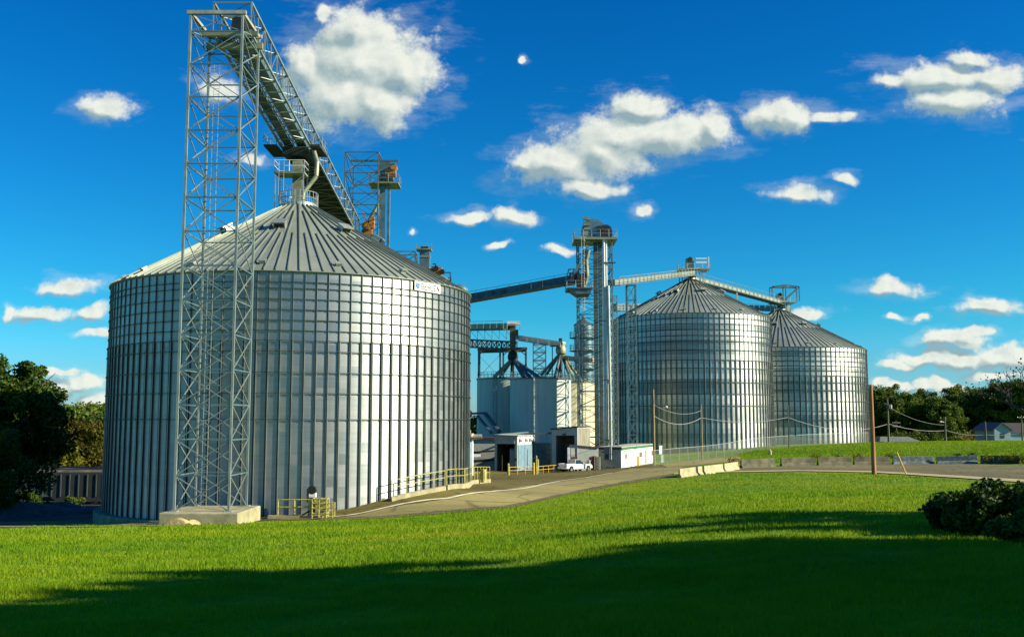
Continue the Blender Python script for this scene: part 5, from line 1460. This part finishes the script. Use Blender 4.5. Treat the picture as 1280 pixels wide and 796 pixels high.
def crown_points(rng, c, rad, nclump, nleaf, cr=(.22,.42), shell=.55, squash=.8):
    """clumps of leaves spread through the volume of a crown, denser near the outside"""
    out = []
    rad = np.array(rad); c = np.array(c)
    d = rng.normal(size=(nclump,3)); d /= np.linalg.norm(d,axis=1,keepdims=True)
    rr = shell + (1-shell)*rng.random(nclump)**.6
    cen = d*rr[:,None]*rad*rng.uniform(.82,1.08,(nclump,1))
    cen[:,2] = np.maximum(cen[:,2], -.75*rad[2])
    k = max(1, nleaf//nclump)
    for q in cen:
        R = rng.uniform(*cr)*rad.mean()
        e = rng.normal(size=(k,3)); e /= np.linalg.norm(e,axis=1,keepdims=True)
        rr = rng.random(k)**.45
        pts = e*rr[:,None]*R; pts[:,2] *= squash
        out.append(q+pts)
    return np.concatenate(out)+c
def trunk(mb, base, h, r, rng, limbs, spread, top=.75):
    pts = [Vector(base)]
    for i in range(1,5): pts.append(Vector(base)+Vector((rng.normal()*.10*h*.2, rng.normal()*.1*h*.2, h*top*i/4)))
    for i in range(4): mb.tube(pts[i], pts[i+1], r*(1-.2*i), 9, r2=r*(1-.2*(i+1)))
    for k in range(limbs):
        i = rng.integers(1,4); p = pts[i].lerp(pts[i+1], rng.random()); a = rng.random()*2*PI
        q = p+Vector((math.cos(a)*spread*.5, math.sin(a)*spread*.5, h*.16)); q2 = q+Vector((math.cos(a+.4)*spread*.4, math.sin(a+.4)*spread*.4, h*.12))
        mb.tube(p,q,r*.38,6,r2=r*.24); mb.tube(q,q2,r*.24,6,r2=r*.08)
def tree_proto(seed, h, wr, m, nleaf, leaf, nclump=60, low=.25, cr=(.16,.30), shape=1.0):
    rng = np.random.default_rng(seed)
    t = thing('broadleaf_tree', 'x', 'tree', (0,0,0))
    ch = h*(1-low)/2
    mb = MB(); trunk(mb, (0,0,-.4), h, .028*h, rng, 9, wr*.8); mb.build('trunk', 'bark', t, smooth=True)
    pts = crown_points(rng, (0,0,h*low+ch), (wr,wr,ch), nclump, int(nleaf*.72), cr)
    pts2 = crown_points(rng, (rng.normal()*wr*.25, rng.normal()*wr*.2, h*low+ch*1.25), (wr*.62,wr*.62,ch*.72), nclump//2, int(nleaf*.28), cr)
    leaf_np('crown', np.concatenate([pts,pts2]), leaf, m, t, rng)
    return t
def place(t, x, y, z, s, rz, label, group=None, sz=None):
    t.location = (x,y,z); t.scale = (s,s,s*(sz or 1)); t.rotation_euler = (0,0,rz); t['label'] = label
    if group: t['group'] = group
    return t
# big dark tree on the left
bt = tree_proto(11, 17, 6.4, 'leaf_dark', 30000, .24, 95, .08, (.14,.26))
g0 = P(22,600,108); place(bt, g0.x-1.5, 108, gz(g0.x,108)-.3, 1, .4, 'big dark green tree at the left edge, taller than all other trees there')
bt['group'] = None; del bt['group']
def tcopy(src, *a, **k): return place(copy_tree(src), *a, **k)
t2a = tree_proto(12, 12, 4.6, 'leaf_mid', 16000, .22, 70, .05)
place(t2a, XY(-12,98), 98, gz(XY(-12,98),98)-.2, .8, 1, 'lower dark tree in front of the big one at the left edge')
protos = {}
protos['yel'] = tree_proto(13, 10, 3.6, 'leaf_yellow', 14000, .20, 60, .04)
place(protos['yel'], XY(76,150), 150, gz(XY(76,150),150)-.5, .98, 0, 'yellow-green round tree behind the hopper cars, right of the big dark tree')
protos['oli'] = tree_proto(14, 12, 5.2, 'leaf_olive', 18000, .24, 70, .03)
place(protos['oli'], XY(109,162), 162, gz(XY(109,162),162)-.5, 1.0, 0, 'broad olive-brown tree behind the dark hopper car')
protos['drk'] = tree_proto(15, 13, 5.4, 'leaf_dark', 18000, .25, 75, .03)
tcopy(protos['oli'], XY(82,195), 195, -3, .82, 2.2, 'dull olive tree beyond and above the yellow-green tree')
tcopy(protos['oli'], XY(128,205), 205, -3, .88, 4.0, 'olive tree touching the left side of the silo, beyond the broad one')
tcopy(protos['drk'], XY(56,172), 172, -2.4, 1.0, 1.0, 'dark tree between the big tree and the yellow-green tree')
place(protos['drk'], XY(140,180), 180, -2.4, .95, 0, 'dark tree cut off by the left edge of the largest silo')
# low autumn bushes at left
for k,(px,py,Y,s,m_,lab) in enumerate(((6,612,112,1.8,'leaf_olive','reddish brown bush at the left edge below the big tree'),(24,608,114,1.5,'leaf_olive','olive bush with pale leaf tips below the big tree'),(34,606,118,1.7,'leaf_dark','dark bush at the left end of the teal hopper car'),(93,606,119,1.1,'leaf_mid','small leafy bush between the two hopper cars'))):
    rng = np.random.default_rng(50+k); p = P(px,py,Y); z_ = gz(p.x,p.y)
    o = leaf_np('bush', crown_points(rng,(0,0,s*.75),(s*1.2,s,s*.9),22,2600,(.3,.5)), .13, m_, rng=rng, loc=(p.x,p.y,z_)); tag(o, lab, 'bush')
# right hand tree line
protos['far'] = tree_proto(21, 14, 5.6, 'leaf_far', 24000, .23, 90, .02)
protos['fard'] = tree_proto(22, 15, 5.8, 'leaf_mid', 24000, .23, 90, .02)
protos['faro'] = tree_proto(23, 12, 5.0, 'leaf_far', 22000, .22, 85, .02)
TL = [  # px, top py, Y, proto, label
 (1096,482,262,'faro','tree directly right of the far silo, its crown touching the silo edge'),
 (1112,484,272,'far','tree behind the grey transformer pole'),
 (1126,490,255,'faro','brownish green tree third from the silo in the tree line'),
 (1142,494,262,'fard','dark tree behind the gap between the grey pole and the lamp pole'),
 (1158,489,268,'far','rounded green tree left of the lamp pole'),
 (1172,495,250,'faro','olive tree just left of the lamp pole, lit on its crown'),
 (1190,484,266,'far','tall tree right behind the lamp pole'),
 (1205,490,258,'fard','dark tree right of the lamp pole'),
 (1219,487,268,'far','green tree above the short dark pole'),
 (1233,484,262,'fard','dark tree above the gable of the blue house'),
 (1250,474,255,'fard','tallest tree of the line, above the blue house'),
 (1268,477,252,'far','large tree over the roof of the blue house'),
 (1288,474,250,'fard','tree cut by the right edge of the picture above the house'),
 (1080,488,275,'far','tree mostly hidden behind the far silo'),
 (1312,476,255,'far','tree just outside the right edge beyond the blue house')]
used = set()
for k,(px,pt,Y,pr,lab) in enumerate(TL):
    h0 = {'far':14,'fard':15,'faro':12}[pr]
    zt_ = P(px,pt,Y).z; zb_ = 2.2
    s = (zt_-zb_)/(h0*1.0)
    x = ray(px,500)[0]*Y
    if pr in used: o = copy_tree(protos[pr])
    else: o = protos[pr]; used.add(pr)
    place(o, x, Y, zb_, s, k*1.37, lab, 'trees of the right-hand tree line')
    wd = {'far':5.6,'fard':5.8,'faro':5.0}[pr]*s
    kk = max(1, 6.0/wd); o.scale = (s*kk, s*kk, s)
for k,(px,pt,Y,lab) in enumerate(((1152,542,232,'round dark shrub below the trees, left of the lamp pole'),(1200,541,234,'yellowish shrub left of the short dark pole'),(1218,538,236,'olive shrub beside the short dark pole'),(1130,541,240,'shrub behind the grey roofed building'),(1172,543,238,'low shrub at the foot of the lamp pole'))):
    rng = np.random.default_rng(70+k); zt_ = P(px,pt,Y).z; s = 3.2
    o = leaf_np('shrub', crown_points(rng,(0,0,0),(s*1.3,s,s*.9),30,3500,(.25,.45)), .22, ('leaf_mid','leaf_yellow','leaf_olive','leaf_mid','leaf_dark')[k], rng=rng, loc=(ray(px,540)[0]*Y,Y,zt_-s*.85)); tag(o, lab, 'shrub')
# background wood closing the gaps, seen as one dark mass
rng = np.random.default_rng(5); n = 42000
def wood(name, px0, px1, Y0_, Y1_, topf, zb_, n, leaf, m, seed):
    rng = np.random.default_rng(seed)
    nc = n//140; out = []
    for _ in range(nc):
        px = rng.uniform(px0, px1); Y = rng.uniform(Y0_, Y1_); zt_ = P(px, topf(px)+rng.uniform(0,6), Y).z
        z = zb_+(zt_-zb_)*rng.random()**.6; x = ray(px,500)[0]*Y
        R = rng.uniform(1.2,2.6)*Y/260; e = rng.normal(size=(140,3)); e /= np.linalg.norm(e,axis=1,keepdims=True)
        out.append(np.array([x,Y,z-R*.6])+e*(rng.random(140)**.4)[:,None]*R*np.array([1,1,.75]))
    o = leaf_np(name, np.concatenate(out), leaf, m, rng=rng); tag(o, kind='stuff'); o['label'] = 'distant wood reading as one dark mass'
wood('far_wood', 1060, 1330, 270, 300, lambda px: 497-10*max(0,(px-1200)/80), 1.0, 60000, .42, 'leaf_dark', 31)
wood('far_wood', -60, 160, 215, 250, lambda px: 532, -3.0, 34000, .38, 'leaf_olive', 32)
wood('far_wood', 570, 625, 200, 215, lambda px: 510, -1.0, 9000, .3, 'leaf_mid', 33)
# wooded hill on the left
def hill(name, px0, px1, Y, pts, m):
    W_ = 60; xs_ = np.linspace(px0, px1, W_)
    mb_v = []; Fq = []
    D_ = 16
    for j in range(D_):
        f = j/(D_-1)
        for i, px in enumerate(xs_):
            top = np.interp(px, [p[0] for p in pts], [p[1] for p in pts]); yy = Y*(1+.5*f)
            zt_ = P(px, top, Y*1.25).z; z = -3 + (zt_+3)*math.sin(min(1, f*2)*PI/2)*(1 if f<.5 else math.cos((f-.5)*PI*.9))
            mb_v.append((ray(px,500)[0]*yy, yy, z))
    for j in range(D_-1):
        for i in range(W_-1): Fq.append((j*W_+i, j*W_+i+1, (j+1)*W_+i+1, (j+1)*W_+i))
    me = bpy.data.meshes.new(name); me.from_pydata(mb_v, [], Fq); me.materials.append(M(m))
    me.polygons.foreach_set('use_smooth', [True]*len(me.polygons))
    o = bpy.data.objects.new(name, me); COL.objects.link(o); tag(o, kind='structure')
    return mb_v, W_, D_
hv, Wn, Dn = hill('hills', -260, 620, 420, [(-260,500),(-40,505),(60,514),(100,513),(140,509),(300,512),(620,525)], 'leaf_far')
rng = np.random.default_rng(8); out = []
for _ in range(900):
    j = rng.integers(0, 9); i = rng.integers(4, 38); p = np.array(hv[j*Wn+i])+rng.normal(size=3)*np.array([6,6,.5])
    R = rng.uniform(2.2,4.2); e = rng.normal(size=(60,3)); e /= np.linalg.norm(e,axis=1,keepdims=True)
    out.append(p+np.array([0,0,R*.2])+e*R*(rng.random(60)**.4)[:,None]*np.array([1,1,.8]))
o = leaf_np('hill_wood', np.concatenate(out), .8, 'leaf_far', rng=rng); tag(o, kind='stuff'); o['label'] = 'woods covering the far hill'

# dark bush at the lower right
def big_bush(label, c, rad, n, m, seed, leaf=.045, ncl=60, stems=26):
    rng = np.random.default_rng(seed)
    t = thing('leafy_bush', label, 'bush', c)
    pts = crown_points(rng, (0,0,rad[2]*.55), rad, ncl, n, (.16,.34), shell=.35)
    pts = pts[pts[:,2] > -.05]
    # runners sticking out of the outline
    for k in range(stems):
        a = rng.uniform(0, 2*PI); L_ = rng.uniform(.5,1.1)*rad[0]; p0 = np.array([math.cos(a)*rad[0]*.6, math.sin(a)*rad[1]*.6, rad[2]*rng.uniform(.7,1.2)])
        d = np.array([math.cos(a), math.sin(a), rng.uniform(.0,.5)]); f = rng.random(160)[:,None]
        pts = np.concatenate([pts, p0 + d*f*L_*.55 + np.array([0,0,-.35])*f**2*L_*.5 + rng.normal(size=(160,3))*.05])
    leaf_np('foliage', pts, leaf, m, t, rng, aspect=.7)
    mb = MB()
    for k in range(stems+8):
        a = rng.uniform(0,2*PI); mb.tube((0,0,-.05), (math.cos(a)*rad[0]*.7, math.sin(a)*rad[1]*.7, rad[2]*rng.uniform(.5,1.1)), .02, 5, r2=.008)
    mb.build('stems', 'bark', t)
    return t
b1 = G(1235, 672, 8, 60)
big_bush('large dark leafy bush at the right edge of the lawn', tuple(b1+Vector((.9,.6,-.05))), (1.45,1.1,.72), 26000, 'leaf_dark', 41)
b2 = G(1190, 664, 8, 60)
big_bush('lower left lobe bush spreading from the large dark bush', tuple(b2+Vector((.45,.3,-.05))), (.85,.7,.48), 12000, 'leaf_dark', 42)
b3 = G(1262, 678, 8, 60)
big_bush('small mid green bush in front of the large dark bush', tuple(b3+Vector((.3,-.2,0))), (.65,.5,.36), 9000, 'leaf_mid', 43, leaf=.04)
# vines and weeds on the barriers
rng = np.random.default_rng(61)
A_, B_ = bar_at(1224,579.5,125,1290,581,121)
pts = []
for _ in range(16):
    f = rng.random()**.6; p = np.array(A_)*(1-f)+np.array(B_)*f; pts.append(p+np.array([0,-.35,.0])+rng.normal(size=(90,3))*np.array([.5,.15,.33])+np.array([0,0,.55]))
pts = np.concatenate(pts); pts = pts[pts[:,2] > min(A_.z,B_.z)]
o = leaf_np('vine', pts-np.array(A_), .085, 'leaf_yellow', rng=rng, loc=tuple(A_)); tag(o, 'yellow-green vines hanging over the last barrier on the right', 'vine')
for k,(px,Y,lab) in enumerate(((1048,125,'weeds growing over the third shaded barrier'),(1072,125.7,'weed clump in the gap behind the near pole'),(1019.5,123.5,'dry weeds at the gap between second and third shaded barriers'),(917,116,'weed tuft behind the third sunlit barrier'),(1199,126,'small weed tuft on top of the graffiti barrier'),(1216,126,'taller weed tuft at the right end of the graffiti barrier'),(1113,126.5,'weeds in the gap left of the grey-blue barrier'))):
    p = P(px, 575, Y); z_ = gz(p.x,p.y); rng = np.random.default_rng(80+k)
    big = .26 if k<4 else .2
    e = rng.normal(size=(240,3))*np.array([big*1.6,.25,big*.75])+np.array([0,.1,1.0+big*.3])
    o = leaf_np('weed', e, .075, ('leaf_mid','leaf_olive','leaf_yellow','leaf_olive','leaf_dark','leaf_dark','leaf_olive')[k], rng=rng, loc=(p.x,p.y,z_)); tag(o, lab, 'weeds')

# bare twigs entering at the right: a tree standing just outside the picture
def twiggy(label, base, h):
    rr = random.Random(19)
    t = thing('bare_branched_tree', label, 'tree', tuple(base))
    mb = MB(); tw_ = MB(); tips = []
    def grow(p, d, L_, r, k):
        q = p+d*L_; (mb if k<3 else tw_).tube(p, q, r, 7 if k<3 else 4, r2=r*.65)
        if k >= 5: tips.append(q); return
        for _ in range(3 if k else 5):
            nd = (d+Vector((rr.uniform(-.8,.8), rr.uniform(-.8,.8), rr.uniform(-.25,.55)))).normalized(); grow(q, nd, L_*rr.uniform(.55,.8), r*.6, k+1)
    grow(Vector(base), Vector((0,0,1)), h*.36, .028*h, 0)
    mb.build('trunk', 'bark', t, smooth=True); tw_.build('twigs', 'bark', t)
    rng = np.random.default_rng(4); pt = np.array([tuple(p) for p in tips]); pt = np.concatenate([pt+rng.normal(size=pt.shape)*.25 for _ in range(2)])
    leaf_np('sparse_leaves', pt, .09, 'leaf_dark', t, rng, org=tuple(base))
gb = (XY(1306,62)*1.0, 62, gz(XY(1306,62),62)-.2)
twiggy('sparse tree just outside the right edge whose twigs reach into the picture', gb, 8.6)

# trees standing right of the camera, whose shadows fall over the lawn
SUN_AZ = math.radians(-12); SUN_EL = math.radians(25)
sh1 = tree_proto(91, 15, 6.2, 'leaf_mid', 22000, .26, 120, .22, (.14,.26))
place(sh1, 23.0, 6.6, 6.2, .90, 0, 'leafy tree right of the viewer, outside the picture, shading the near lawn', 'trees outside the picture at the right')
sh2 = tree_proto(92, 12, 5.0, 'leaf_mid', 6500, .26, 46, .18, (.12,.22))
place(sh2, 32.0, 22.3, 5.2, 1.12, 1.3, 'thin-crowned tree outside the picture at the right, dappling the near lawn', 'trees outside the picture at the right')
for (x,y,s,rz,lab) in ((40,8.0,1.3,2.7,'thin-crowned tree outside the picture behind the first thin one'),(22.5,21.0,.60,.4,'small thin tree outside the picture beside the dark bush'),(26.5,23.5,.72,3.3,'middle thin tree outside the picture beyond the dark bush'),(19.0,24.6,.50,5.0,'lowest thin tree outside the picture near the dark bush'),(31,24.5,.8,1.9,'farthest thin tree outside the picture beyond the dark bush')):
    tcopy(sh2, x, y, gz(x,y)-.3, s, rz, lab)
sh3 = tree_proto(93, 18, 4.8, 'leaf_mid', 9000, .28, 50, .58, (.14,.26))
place(sh3, 30.0, 11.0, 5.6, .97, 2.0, 'tall high-crowned tree outside the picture at the right of the lawn', 'trees outside the picture at the right')
tcopy(sh3, 38.0, 7.8, gz(38,7.8)-.3, 1.12, .6, 'second high-crowned tree outside the picture, behind the first')
SHT = [(52, 3.0, 1.1, 4.4, 'tree outside the picture, farthest to the right of the viewer'), (24.0, 21.3, .46, 2.4, 'smaller dense tree outside the picture behind the dark bush'), (31.0, 20.8, .6, 5.1, 'medium dense tree outside the picture behind the smaller one'), (30, 8.4, .90, 1, 'second tree outside the picture at the right, farther along'), (25, 2.5, 1.0, 3, 'tree outside the picture at the right, closest to the viewer'), (37, 5, 1.10, 5, 'tree outside the picture standing behind the first pair'),
       (46, 5.5, 1.1, 2, 'tall tree outside the picture at the far right of the group'), (27, -4, 1.05, 4, 'tree right of and behind the viewer')]
for (x,y,s,rz,lab) in SHT:
    tcopy(sh1, x, y, gz(min(x,110),y)-.3, s, rz, lab)

# ------------------------------------------------------------------ grass
rng = np.random.default_rng(99)
def grass(n, d0, d1, h0, w0, name, lab):
    d = np.exp(rng.uniform(math.log(d0), math.log(d1), n)); az = rng.uniform(-.53,.53,n)
    lim = np.interp(az, EAZ, ED) + .55*np.sin(az*140+np.sin(az*61)*3)*np.sin(az*397) + rng.normal(size=len(az))*.12
    ok = d < lim-.05; d, az = d[ok], az[ok]
    x, y = d*np.sin(az), d*np.cos(az); z = ground_np(x, y)
    n = len(x)
    # uneven sward: taller tufts here and there
    t = .5+.8*np.sin(x*.9+np.sin(y*.7)*1.3)*np.cos(y*1.1+np.sin(x*.5)*2)
    h = (h0*(.45+1.0*rng.random(n))*np.clip(.65+.6*t,.35,1.6))*(1+d/90); w = w0*(.5+d/22)
    a = rng.random(n)*2*PI; la = rng.random(n)*2*PI; le = rng.random(n)**1.5*.7*h
    B0 = np.stack([x-np.cos(a)*w, y-np.sin(a)*w, z-.01], 1); B1 = np.stack([x+np.cos(a)*w, y+np.sin(a)*w, z-.01], 1)
    T = np.stack([x+np.cos(la)*le, y+np.sin(la)*le, z+h], 1)
    V = np.stack([B0,B1,T],1).reshape(-1,3)
    me = bpy.data.meshes.new(name); np_mesh(me, V, np.arange(3*n).reshape(n,3)); me.materials.append(M('grass_blade'))
    o = bpy.data.objects.new(name, me); COL.objects.link(o); tag(o, lab, 'grass', kind='stuff')
grass(620000, 6.5, 112, .062, .0065, 'grass', 'short bright green lawn grass')
def bank_grass(n):
    px = rng.uniform(925, 1290, n); Y = rng.uniform(128, 196, n)
    x = (px-640)/1250*Y; y = Y; z = ground_np(x, y)
    d3 = np.hypot(x-S3[0], y-S3[1]) > R3+.5; x, y, z = x[d3], y[d3], z[d3]; n = len(x)
    h = .22*(.4+rng.random(n)); w = .035; a = rng.random(n)*2*PI; la = rng.random(n)*2*PI
    V = np.stack([np.stack([x-np.cos(a)*w,y-np.sin(a)*w,z-.02],1), np.stack([x+np.cos(a)*w,y+np.sin(a)*w,z-.02],1), np.stack([x+np.cos(la)*h*.4,y+np.sin(la)*h*.4,z+h],1)],1).reshape(-1,3)
    me = bpy.data.meshes.new('grass'); np_mesh(me, V, np.arange(3*n).reshape(n,3)); me.materials.append(M('grass_blade'))
    o = bpy.data.objects.new('grass', me); COL.objects.link(o); tag(o, 'bright grass on the bank behind the concrete barriers', 'grass', kind='stuff')
bank_grass(160000)

# ------------------------------------------------------------------ sun and sky
sd = bpy.data.lights.new('sun', 'SUN'); sd.energy = SUN_E; sd.angle = math.radians(.53); sd.color = (1.0, .88, .66)
so = bpy.data.objects.new('sun', sd); COL.objects.link(so)
sdir = Vector((math.cos(SUN_EL)*math.cos(SUN_AZ), math.cos(SUN_EL)*math.sin(SUN_AZ), math.sin(SUN_EL)))
so.rotation_euler = sdir.to_track_quat('Z', 'Y').to_euler(); so.location = sdir*200

w = bpy.data.worlds.new('World'); scene.world = w; w.use_nodes = True
nt = w.node_tree
for n_ in list(nt.nodes): nt.nodes.remove(n_)
out = nt.nodes.new('ShaderNodeOutputWorld'); bg = nt.nodes.new('ShaderNodeBackground'); nt.links.new(bg.outputs[0], out.inputs[0])
sky = nt.nodes.new('ShaderNodeTexSky'); sky.sky_type = 'NISHITA'; sky.sun_disc = False
sky.sun_elevation = SUN_EL; sky.sun_rotation = math.atan2(sdir.x, sdir.y)
sky.air_density = 1.0; sky.dust_density = .3; sky.ozone_density = 2.5; sky.altitude = 200
bg.inputs['Strength'].default_value = SKY_S
hs = nt.nodes.new('ShaderNodeHueSaturation'); hs.inputs['Saturation'].default_value = 1.42; hs.inputs['Hue'].default_value = .492
nt.links.new(sky.outputs[0], hs.inputs['Color'])
tint = nt.nodes.new('ShaderNodeMix'); tint.data_type = 'RGBA'; tint.blend_type = 'MULTIPLY'; tint.inputs[0].default_value = 1
nt.links.new(hs.outputs[0], tint.inputs[6]); 
tc = nt.nodes.new('ShaderNodeTexCoord')
sep = nt.nodes.new('ShaderNodeSeparateXYZ'); nt.links.new(tc.outputs['Generated'], sep.inputs[0])
tr_c = nt.nodes.new('ShaderNodeValToRGB'); nt.links.new(sep.outputs[2], tr_c.inputs[0])
e_m = tr_c.color_ramp.elements.new(.10); e_m.color = (.14, .77, 1.0, 1)
tr_c.color_ramp.elements[0].color = (.42, .72, 1.25, 1); tr_c.color_ramp.elements[2].color = (.05, .63, .98, 1); tr_c.color_ramp.elements[2].position = .42
nt.links.new(tr_c.outputs[0], tint.inputs[7])
def wm(op, a, b=None, c=None):
    k = nt.nodes.new('ShaderNodeMath'); k.operation = op
    for i, v in enumerate((a,b,c)):
        if v is None: continue
        if isinstance(v,(int,float)): k.inputs[i].default_value = v
        else: nt.links.new(v, k.inputs[i])
    return k.outputs[0]
yy = wm('MAXIMUM', sep.outputs[1], .02)
cu_ = wm('DIVIDE', sep.outputs[0], yy); cv_ = wm('DIVIDE', sep.outputs[2], yy)
uv = nt.nodes.new('ShaderNodeCombineXYZ'); nt.links.new(cu_, uv.inputs[0]); nt.links.new(cv_, uv.inputs[1])
def wn_(vec, s, det, rough=.55, col=False, lac=2.0):
    n_ = nt.nodes.new('ShaderNodeTexNoise'); n_.inputs['Scale'].default_value = s; n_.inputs['Detail'].default_value = det; n_.inputs['Roughness'].default_value = rough; n_.inputs['Lacunarity'].default_value = lac
    nt.links.new(vec, n_.inputs['Vector']); return n_.outputs[1 if col else 0]
def vm(op, a, b, c=None):
    k = nt.nodes.new('ShaderNodeVectorMath'); k.operation = op
    for i, v in enumerate((a,b,c)):
        if v is None: continue
        if isinstance(v, tuple): k.inputs[i].default_value = v
        else: nt.links.new(v, k.inputs[i])
    return k
warp = vm('SUBTRACT', wn_(uv.outputs[0], 22, 3, .5, True), (.5,.5,.5)).outputs[0]
uvw = vm('MULTIPLY_ADD', warp, (.050,.030,0), uv.outputs[0]).outputs[0]
CL = [(452,75,80,60),(420,118,64,50),(475,130,50,42),(508,88,46,38),(445,38,54,30),(404,17,13,10),(385,85,38,36),
 (132,138,38,17),(277,115,30,19),(312,200,22,10),
 (700,208,62,30),(752,188,66,38),(835,172,74,30),(805,134,40,22),(738,235,44,12),(655,206,30,15),(780,168,70,32),(888,165,30,25),
 (975,146,48,20),(1035,147,36,8),(1000,240,34,12),(1052,221,18,7),
 (1180,98,78,24),(1200,128,66,22),(1240,98,40,20),(1215,72,34,12),(1120,100,34,14),
 (582,271,28,8),(645,273,28,13),(627,310,14,5),(700,312,24,5),(813,263,13,8),(655,75,9,4),(515,290,6,3),
 (1115,360,38,11),(1228,381,42,12),(1015,390,28,7),
 (1188,424,36,11),(1218,429,26,8),(1160,447,38,11),(1212,452,44,14),(1262,446,36,18),(1118,394,11,4),(1148,396,10,4),
 (1103,479,16,7),(1128,483,17,9),(1148,478,13,9),(1168,480,15,8),(1195,487,22,6),
 (88,358,40,11),(50,393,40,12),(118,392,26,12),(118,418,24,6),(4,392,9,9),(105,478,34,10),(70,466,30,6),(62,490,26,12),(120,500,30,10),
 (1130,455,30,6),(1240,470,40,7),(1225,418,26,7),(-120,300,60,20),(1400,200,70,24)]
def field(src):
    cur = None
    for (px,py,rx,ry) in CL:
        u, v = ray(px,py); rx_, ry_ = rx/1238, ry/1238
        k = vm('MULTIPLY_ADD', src, (1/rx_, 1/ry_, 0), (-u/rx_, -v/ry_, 0))
        l = nt.nodes.new('ShaderNodeVectorMath'); l.operation = 'LENGTH'; nt.links.new(k.outputs[0], l.inputs[0])
        cur = l.outputs['Value'] if cur is None else wm('SMOOTH_MIN', cur, l.outputs['Value'], .28)
    return cur
f0 = field(uvw)
n1 = wn_(uv.outputs[0], 36, 11, .67)
val = wm('ADD', f0, wm('MULTIPLY', wm('MULTIPLY', wm('SUBTRACT', n1, .5), 2.1), wm('MINIMUM', wm('ADD', f0, .1), 1.0)))
mr = nt.nodes.new('ShaderNodeMapRange'); mr.interpolation_type = 'SMOOTHSTEP'
nt.links.new(val, mr.inputs[0]); mr.inputs[1].default_value = 1.28; mr.inputs[2].default_value = .56
wisp = nt.nodes.new('ShaderNodeMapRange'); wisp.interpolation_type = 'SMOOTHSTEP'
uv_w = vm('MULTIPLY', uv.outputs[0], (.45, 1.2, 1)).outputs[0]
n3 = wn_(uv_w, 30, 8, .68)
nt.links.new(wm('ADD', f0, wm('MULTIPLY', wm('SUBTRACT', n3, .5), 4.2)), wisp.inputs[0]); wisp.inputs[1].default_value = 1.75; wisp.inputs[2].default_value = .4; wisp.inputs[4].default_value = .24
dens = wm('MULTIPLY', wm('MAXIMUM', mr.outputs[0], wisp.outputs[0]), wm('GREATER_THAN', sep.outputs[1], .05))
# thickness towards the sun side: clouds are whitest on their upper right rims
f1 = field(vm('ADD', uvw, (.009, .010, 0)).outputs[0])
n2 = wn_(vm('ADD', uv.outputs[0], (.006,.006,0)).outputs[0], 36, 6, .6)
dd = wm('ADD', wm('MINIMUM', wm('MULTIPLY', wm('SUBTRACT', f1, f0), 1.3), .30), wm('MULTIPLY', wm('SUBTRACT', n2, n1), .85))
lit = nt.nodes.new('ShaderNodeMapRange'); nt.links.new(dd, lit.inputs[0]); lit.inputs[1].default_value = -.5; lit.inputs[2].default_value = .5; lit.inputs[3].default_value = .0; lit.inputs[4].default_value = 1
cr = nt.nodes.new('ShaderNodeValToRGB'); nt.links.new(lit.outputs[0], cr.inputs[0])
cr.color_ramp.elements[0].color = (*CLOUD_SH, 1); cr.color_ramp.elements[1].color = (*CLOUD_HI, 1); cr.color_ramp.elements[0].position = .1; cr.color_ramp.elements[1].position = .85
mixc = nt.nodes.new('ShaderNodeMix'); mixc.data_type = 'RGBA'
nt.links.new(wm('MULTIPLY', dens, .97), mixc.inputs[0]); nt.links.new(tint.outputs[2], mixc.inputs[6]); nt.links.new(cr.outputs[0], mixc.inputs[7])
nt.links.new(mixc.outputs[2], bg.inputs[0])
scene.view_settings.view_transform = 'Standard'; scene.view_settings.look = 'None'; scene.view_settings.gamma = 1; scene.view_settings.exposure = EXPO
scene.view_settings.use_curve_mapping = False
scene.render.engine = 'CYCLES'
scene.cycles.max_bounces = 6; scene.cycles.transparent_max_bounces = 16; scene.cycles.use_denoising = True
scene.cycles.caustics_reflective = False; scene.cycles.caustics_refractive = False
